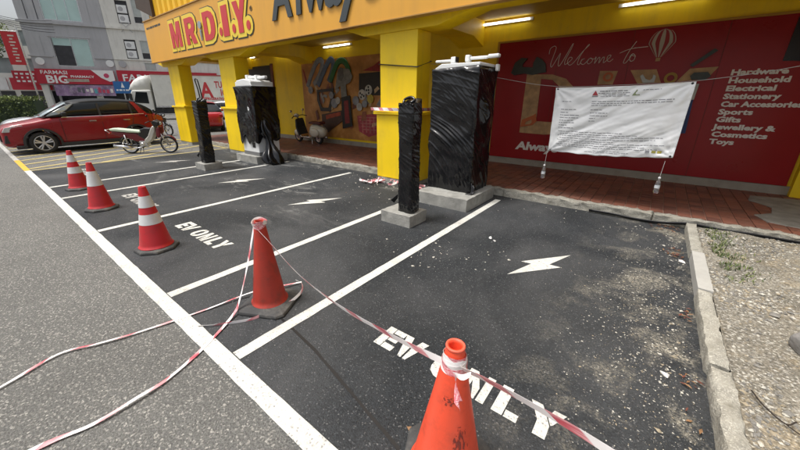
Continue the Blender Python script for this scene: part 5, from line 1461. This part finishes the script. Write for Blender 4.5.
# ------------------------------------------------------------ shophouse block across the road
FA = radians(65)
def F(name, label, cat, group=None): return thing(name, label, cat, (-51.0, 10.55, 0), FA, group)
# local x runs along the street front (to the right in the view), local y away from the camera
M_grey = mat("grey_render", (.42, .42, .43), .85, .06, .6, dirt=(.30, .30, .31), dscale=.5, damt=.4, streak=(.20, .20, .21), stramt=.35)
M_creamw = mat("cream_render", (.68, .67, .62), .85, .06, .6, dirt=(.50, .49, .45), dscale=.5, damt=.4, streak=(.30, .29, .26), stramt=.5)
M_tint = mat("green_glass", (.42, .58, .55), .15, .12, .7, spec=.7)
M_dk = mat("dark_interior", (.03, .03, .035), .5, .3, 3)
M_sr = mat("shop_sign_red", (.42, .012, .03), .5, .06)
M_sw = mat("shop_sign_white", (.75, .74, .72), .5, .05)
M_purp = mat("purple_print", (.24, .15, .26), .6, .6, 1.6, dirt=(.55, .50, .52), dscale=2.5, damt=.9)
gb = F("grey_shophouse", "grey rendered shophouse with green tinted windows above a red shop sign", "building")
cb = F("cream_shophouse", "cream rendered shophouse with air conditioners beside the narrow windows", "building")
def wall_with_holes(x0, x1, z0, z1, holes, y, d, name, m, parent):
    xs = sorted({x0, x1} | {h[0] for h in holes} | {h[1] for h in holes}); zs = sorted({z0, z1} | {h[2] for h in holes} | {h[3] for h in holes})
    g = MB()
    for a, b in zip(xs[:-1], xs[1:]):
        run = None
        for c, e in zip(zs[:-1], zs[1:]):
            cx, cz = (a + b) / 2, (c + e) / 2
            if any(h[0] < cx < h[1] and h[2] < cz < h[3] for h in holes): continue
            g.box(a, b, y, y + d, c, e)
    return g.build(name, m, parent)
W1 = (-2.75, .42, 5.15, 7.95); W2 = (-2.80, .36, 9.55, 12.6); W3 = (-2.8, .36, 13.4, 16)
wall_with_holes(-4.75, 2.2, 3.2, 17, [W1, W2, W3], 0, .25, "wall", M_grey, gb)
MB().box(-4.75, -4.5, .25, 10, 0, 17).box(-4.5, 10, 9.7, 10, 0, 17).build("side_wall", M_creamw, gb)
MB().box(-4.95, 2.25, -.18, -.002, 9.15, 9.38).box(-4.9, -2.9, -.10, -.002, 6.0, 6.12).box(.55, 2.22, -.10, -.002, 6.0, 6.12).box(-2.95, .6, -.08, -.002, 7.97, 8.08).build("cornice", M_grey, gb)
for (a, b, c, e), n in ((W1, 2), (W2, 3), (W3, 3)):
    w_ = MB().box(a, a + .07, .05, .15, c, e).box(b - .07, b, .05, .15, c, e).box(a + .07, b - .07, .05, .15, c, c + .07).box(a + .07, b - .07, .05, .15, e - .07, e).build("window", M_steel, gb)
    n_ = n
    for i in range(n_):
        xa = a + .07 + (b - a - .14) * i / n_; xb = a + .07 + (b - a - .14) * (i + 1) / n_
        m_ = M_dk if (n == 2 and i == 0) else M_tint
        if m_ is M_dk:
            MB().box(xa + .03, xb - .03, .09, .11, c + .08, c + 2.0).build("pane", M_dk, w_); MB().box(xa + .03, xb - .03, .09, .11, c + 2.03, e - .08).build("pane", M_tint, w_)
        else: MB().box(xa + .03, xb - .03, .09, .11, c + .08, e - .08).build("pane", m_, w_)
    g = MB()
    for i in range(1, n_): x = a + .07 + (b - a - .14) * i / n_; g.box(x - .03, x + .03, .06, .13, c + .07, e - .07)
    g.build("mullion", M_steel, w_)
MB().box(-2.76, -2.70, -.03, -.002, 6.1, 7.9).box(-3.6, -3.55, -.03, -.002, 6.2, 7.97).build("wall_pipe", M_grey, gb)
MB().box(-4.05, -4.0, -.03, -.002, 9.5, 16.9).build("wall_groove", M_dk, gb)
MB().box(-3.25, -3.20, -.03, -.002, 9.5, 16.9).build("wall_groove", M_dk, gb)
MB().box(1.0, 1.05, -.03, -.002, 9.5, 16.9).build("wall_groove", M_grey, gb)
for u, p in ((-4.1, gb), (1.80, gb), (2.95, cb)):
    MB().lathe([(.36, -.10), (.36, -.002)], (u, 0, 5.55), 24, axis='y').build("round_disc", M_white if u < 2.5 else M_grey, p)
C1 = (3.55, 4.65, 6.15, 8.15); C2 = (3.55, 4.65, 9.75, 12); C3 = (5.0, 5.85, 6.2, 8.1); C4 = (5.0, 5.85, 9.9, 12.3); C5 = (5.0, 6.2, 4.95, 5.75)
wall_with_holes(2.22, 13, 3.2, 17, [C1, C2, C3, C4, C5], 0, .25, "wall", M_creamw, cb)
MB().box(2.27, 13, -.16, -.002, 9.15, 9.36).box(2.3, 13, -.10, -.002, 6.0, 6.10).build("cornice", M_creamw, cb)
for (a, b, c, e) in (C3, C4, C5):
    w_ = MB().box(a, a + .06, .03, .13, c, e).box(b - .06, b, .03, .13, c, e).build("window", M_white, cb)
    MB().box(a + .06, b - .06, .08, .10, c + (.65 if c > 6 else 0), e).build("pane", mat("pale_blind", (.42, .45, .43), .4, .1), w_)
    if c > 6: MB().box(a + .06, b - .06, .08, .10, c, c + .62).build("pane", M_dk, w_)
for (a, b, c, e) in (C1, C2):
    MB().box(a, b, .20, .24, c, e).build("recess", M_dk, cb)
    k = 0
    for zz in (c + .08, c + 1.02):
        ac = MB().box(a + .08, b - .12, -.05, .18, zz, zz + .78).build("air_conditioner", M_white, cb, bevel=.02)
        MB().lathe([(.21, -.068), (.23, -.052), (.08, -.052), (.08, -.06), (.0, -.06)], (a + .42, 0, zz + .40), 20, axis='y').build("fan_grille", M_grey, ac)
MB().tube([(3.6, -.05, 8.9), (4.6, -.05, 9.9)], .03, 5).tube([(4.6, -.05, 8.9), (3.6, -.05, 9.9)], .03, 5).build("cross_bars", M_grey, cb)
# ground floor: piers, dark shopfront, five-foot way
MB().box(-4.6, 13, 2.5, 2.7, 0, 3.3).build("shopfront", M_dk, gb)
for u in (-4.6, -.2, 4.2, 8.6): MB().box(u, u + .5, .0, .5, 0, 3.2).build("pier", M_creamw, gb)
# signs
s1 = F("red_shop_sign", "red shop sign with white lettering and a white emblem on the grey shophouse", "sign")
MB().box(-4.70, 1.98, -.35, -.20, 3.32, 4.80).build("sign_board", M_sr, s1)
def stext(s_, p, u, z, size, bold=.01, xs=1.0, m=None, y=-.352): return text_mesh(s_, "lettering", m or M_sw, p, size, face_minus_y(u, y, z), bold=bold, xs=xs, extrude=.01)
stext("FARMASI", s1, -4.3, 4.30, .50, .006, 1.15)
stext("BIG", s1, -4.0, 3.42, 1.05, .03, 1.15)
stext("PHARMACY", s1, -1.9, 3.98, .32, .008, 1.2)
MB().prism([(.0, 4.8), (1.95, 4.8), (1.95, 3.75), (1.45, 3.62), (.75, 4.0)], -.37, -.352, lambda u, v, w: (u, w, v)).build("white_corner", M_sw, s1)
MB().lathe([(.24, -.385), (.24, -.372)], (1.25, 0, 4.25), 16, axis='y').build("emblem", mat("emblem_red", (.5, .05, .12), .5, .1), s1)
MB().box(-2.3, -.4, -.365, -.353, 3.55, 3.85).build("small_plate", mat("plate_tan", (.35, .30, .24), .5, .3, 3), s1)
s2 = F("red_shop_sign", "longer red shop sign with big white letters on the cream shophouse", "sign")
MB().box(2.25, 12.5, -.35, -.20, 3.30, 4.86).build("sign_board", M_sr, s2)
stext("FARMASI", s2, 2.65, 3.72, 1.05, .02, 1.15)
s3 = F("red_shop_sign", "narrow red sign with pale print past the left corner of the grey shophouse", "sign")
MB().box(-6.6, -4.80, -.10, .05, 3.25, 4.55).build("sign_board", M_sr, s3)
g = MB()
for i in range(4):
    for j in range(3): g.box(-6.4 + i * .42, -6.15 + i * .42 - .1 * (j == 1), -.115, -.101, 3.45 + j * .36, 3.62 + j * .36)
o = g.build("pale_print", M_sw, s3); o['kind'] = 'stuff'
pb = F("promotion_banner", "purple printed banner strung below the red shop sign", "banner")
MB().box(-3.5, 1.7, -.42, -.40, 2.1, 3.22).build("cloth", M_purp, pb)
for i in range(9):
    c = random.choice(((.5, .45, .42), (.1, .35, .4), (.7, .65, .6), (.5, .05, .1), (.1, .1, .12)))
    MB().box(-1.6 + i * .36, -1.36 + i * .36, -.43, -.421, 2.35 + .3 * random.random(), 2.75 + .3 * random.random()).build("printed_patch", mat("promo_%d" % i, c, .6, .2, 4), pb)
bs = thing("blue_sign", "blue street sign with white symbol and writing beyond the red crossover", "sign", (-40.0, 10.2, 0), FA)
MB().box(-.66, .60, -.03, .03, 2.25, 3.30).build("sign_plate", mat("sign_blue", (.02, .12, .33), .5, .08), bs)
MB().tube([(0, .05, 0), (0, .05, 2.6)], .05, 8).build("post", M_steel, bs)
MB().prism([(-.12, 2.75), (.14, 2.75), (.02, 3.22)], -.045, -.032, lambda u, v, w: (u, w, v)).build("symbol", M_sw, bs)
g = MB(); xx = -.52
for w_ in (.15, .22, .12, .26): g.box(xx, xx + w_, -.04, -.032, 2.48, 2.60); xx += w_ + .07
g.build("lettering", M_sw, bs)

# ------------------------------------------------------------ street to the left: hanging red banner, lamp post, wires, more shops
rb = thing("street_banner", "tall red hanging banner with pale writing on a roadside post", "banner", (-39.95, 3.97, 0), FA)
MB().box(-.50, .40, -.02, .02, 4.25, 6.55).build("cloth", mat("banner_red", (.42, .015, .02), .6, .08), rb)
g = MB()
for i in range(9):
    z = 6.3 - i * .22
    g.box(-.14 + .05 * sin(i * 2), .14 + .06 * cos(i * 3), -.028, -.021, z - .07, z + .03)
g.build("vertical_writing", mat("banner_pale", (.50, .42, .36), .6, .3, 5), rb)
MB().tube([(.46, 0, 0), (.46, 0, 7.0)], .06, 8).tube([(.46, 0, 6.6), (-.5, 0, 6.6)], .03, 6).build("post", M_steel, rb)
bl = [((-58, 1.5), 15, 7, 9.5, (.60, .60, .57)), ((-66, -8), 14, 8, 8, (.55, .55, .52)), ((-84, -2), 20, 8, 11, (.50, .48, .46))]
for k, ((x, y), w_, d, h_, c) in enumerate(bl):
    lb = ("far pale shop row with a green sign at the end of the street", "far greyish shop row behind the hedge at the edge of the view", "distant pale block at the end of the road")[k]
    b = thing("far_shop_row", lb, "building", (x, y, 0), radians((55, 75, 70)[k]))
    hl = []
    for i in range(5):
        for j in (0, 1): hl.append((-w_ / 2 + .8 + i * w_ / 5, -w_ / 2 + .8 + i * w_ / 5 + w_ / 8, 4.4 + j * 2.7, 5.9 + j * 2.7))
    hl = [q for q in hl if q[3] < h_ - .4]
    wall_with_holes(-w_ / 2, w_ / 2, 0, h_, hl, 0, .3, "wall", mat("far_wall_%d" % k, c, .9, .1, 1), b)
    MB().box(-w_ / 2 + .01, w_ / 2 - .01, .31, d, 0, h_ - .3).build("core", M_dk, b)
    for q in hl:
        MB().box(q[0], q[1], .2, .25, q[2], q[3]).build("window", mat("grey_window", (.22, .25, .26), .3, .3, 1), b)
    for i in range(4):
        u = -w_ / 2 + .3 + i * w_ / 4
        MB().box(u, u + w_ / 4 - .3, -.9, -.75, 2.7, 3.9).build("shop_sign", [M_sr, mat("sign_green", (.06, .22, .14), .6, .1), mat("sign_white2", (.6, .6, .6), .6, .1), M_sr][(i + k) % 4], b)
        MB().box(u + .1, u + w_ / 4 - .4, -.02, -.005, 0, 2.6).build("shop_opening", M_dk, b)
for k, (x, y, h_) in enumerate(((-44.5, 2.6, 9), (-52, -1.5, 9.5))):
    p = thing("utility_pole", ("thin grey utility pole with crossarm beside the red hanging banner", "farther utility pole with crossarm down the street")[k], "pole", (x, y, 0), 0)
    MB().tube([(0, 0, 0), (0, 0, h_)], [.14, .09], 10).build("post", M_conc, p)
    MB().box(-.9, .9, -.05, .05, h_ - .6, h_ - .48).box(-.7, .7, -.05, .05, h_ - 1.3, h_ - 1.2).build("crossarm", M_dk, p)
    MB().lathe([(.2, 0), (.25, .05), (.25, .6), (.2, .7)], (.3, 0, h_ - 2.2), 12).build("transformer", M_clad, p)
g = MB()
for k in range(5):
    a, b = Vector((-44.5 - .3 * k, 2.6, 8.4 + .12 * k)), Vector((-52, -1.5, 8.9 + .1 * k))
    g.tube([a.lerp(b, t / 8) - Vector((0, 0, .5 * sin(pi * t / 8))) for t in range(9)], .025, 4)
    a2 = Vector((-46, 7.6, 7.6 + .25 * k))
    g.tube([a.lerp(a2, t / 8) - Vector((0, 0, .4 * sin(pi * t / 8))) for t in range(9)], .02, 4)
tag(g.build("overhead_wires", M_black), "bundle of black overhead wires between the utility poles and the grey shophouse", "wires")

# clipped hedge and a roadside tree
def leaves_into(g, n, fn, size, mats_n=3):
    for _ in range(n):
        p, nn = fn()
        a, s_ = random.uniform(0, 6.3), size * random.uniform(.6, 1.4)
        q = Vector((random.gauss(0, 1), random.gauss(0, 1), random.gauss(0, 1))).normalized(); r = q.cross(Vector((random.random(), random.random(), random.random() + .1))).normalized()
        P0 = Vector(p)
        g.add([P0 - q * s_, P0 + r * s_ * .5, P0 + q * s_, P0 - r * s_ * .5], [(0, 1, 2, 3)], nn)
M_lv = [mat("leaf_green", (.11, .15, .04), .6, .3, 2), mat("leaf_lit_top", (.17, .21, .06), .6, .3, 2), mat("leaf_dark", (.025, .045, .015), .6, .3, 2)]  # second green is paler, painted for leaves lit from above
hd = thing("hedge", "clipped green hedge beyond the cars at the left edge of the view", "hedge", (-38.6, 1.5, 0), radians(52))
def hp_():
    while True:
        x, y, z = random.uniform(-5.5, 3.2), random.uniform(-.7, .7), random.uniform(.1, 1.95)
        if abs(y) > .5 or z > 1.6 + .2 * nz(x, y, 0, 2):
            z2 = z + .18 * nz(x, y, z, 1.6)
            return (x, y + .15 * nz(x, z, 3, 2), z2), (1 if z > 1.5 and random.random() < .6 else random.choice((0, 0, 2)))  # paler leaves near the top: daylight put into the colour
g = MB(); leaves_into(g, 9000, hp_, .075)
o = g.build("foliage", M_lv, hd); o['kind'] = 'stuff'
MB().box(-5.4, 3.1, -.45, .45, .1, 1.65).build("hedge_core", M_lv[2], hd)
def tree(label, loc, h_, r, n):
    t = thing("street_tree", label, "tree", loc)
    g = MB().tube([(0, 0, 0), (.1, .05, h_ * .35), (.05, -.05, h_ * .7)], [.16, .12, .05], 8)
    for k in range(7):
        a = k * 2.4; z = h_ * (.4 + .05 * k)
        g.tube([(.08, 0, z), (r * .4 * cos(a), r * .4 * sin(a), z + .6), (r * .7 * cos(a), r * .7 * sin(a), z + 1.0)], [.06, .035, .015], 5)
    g.build("trunk", mat("bark", (.10, .08, .06), .9, .2), t)
    cl = [(random.gauss(0, r * .45), random.gauss(0, r * .45), h_ * .72 + random.gauss(0, r * .35), r * random.uniform(.25, .5)) for _ in range(16)]
    def fn():
        c = random.choice(cl); v = Vector((random.gauss(0, 1), random.gauss(0, 1), random.gauss(0, 1))).normalized() * c[3] * random.random() ** .4
        return (c[0] + v.x, c[1] + v.y, c[2] + v.z), (1 if v.z > .1 else random.choice((0, 2)))  # upper side of each clump painted paler, as if lit
    g = MB(); leaves_into(g, n, fn, .10)
    o = g.build("crown", M_lv, t); o['kind'] = 'stuff'
    return t
tree("small dark street tree by the utility pole at the left edge", (-51.0, 2.2, 0), 11.0, 2.6, 7000)
ttext("A", 5.55, 1.90, 1.80, M_lr, .05, .80); ttext("TUBE", 6.75, 2.72, .78, M_lr, .02, .62); ttext("ICE", 7.15, 2.05, .78, M_lr, .02, .68)
ttext("REFRIGERATION", 5.6, 1.68, .30, M_lr, .012, .9); ttext("016-234 1321", 5.6, 1.28, .36, M_clad, .012, .85)
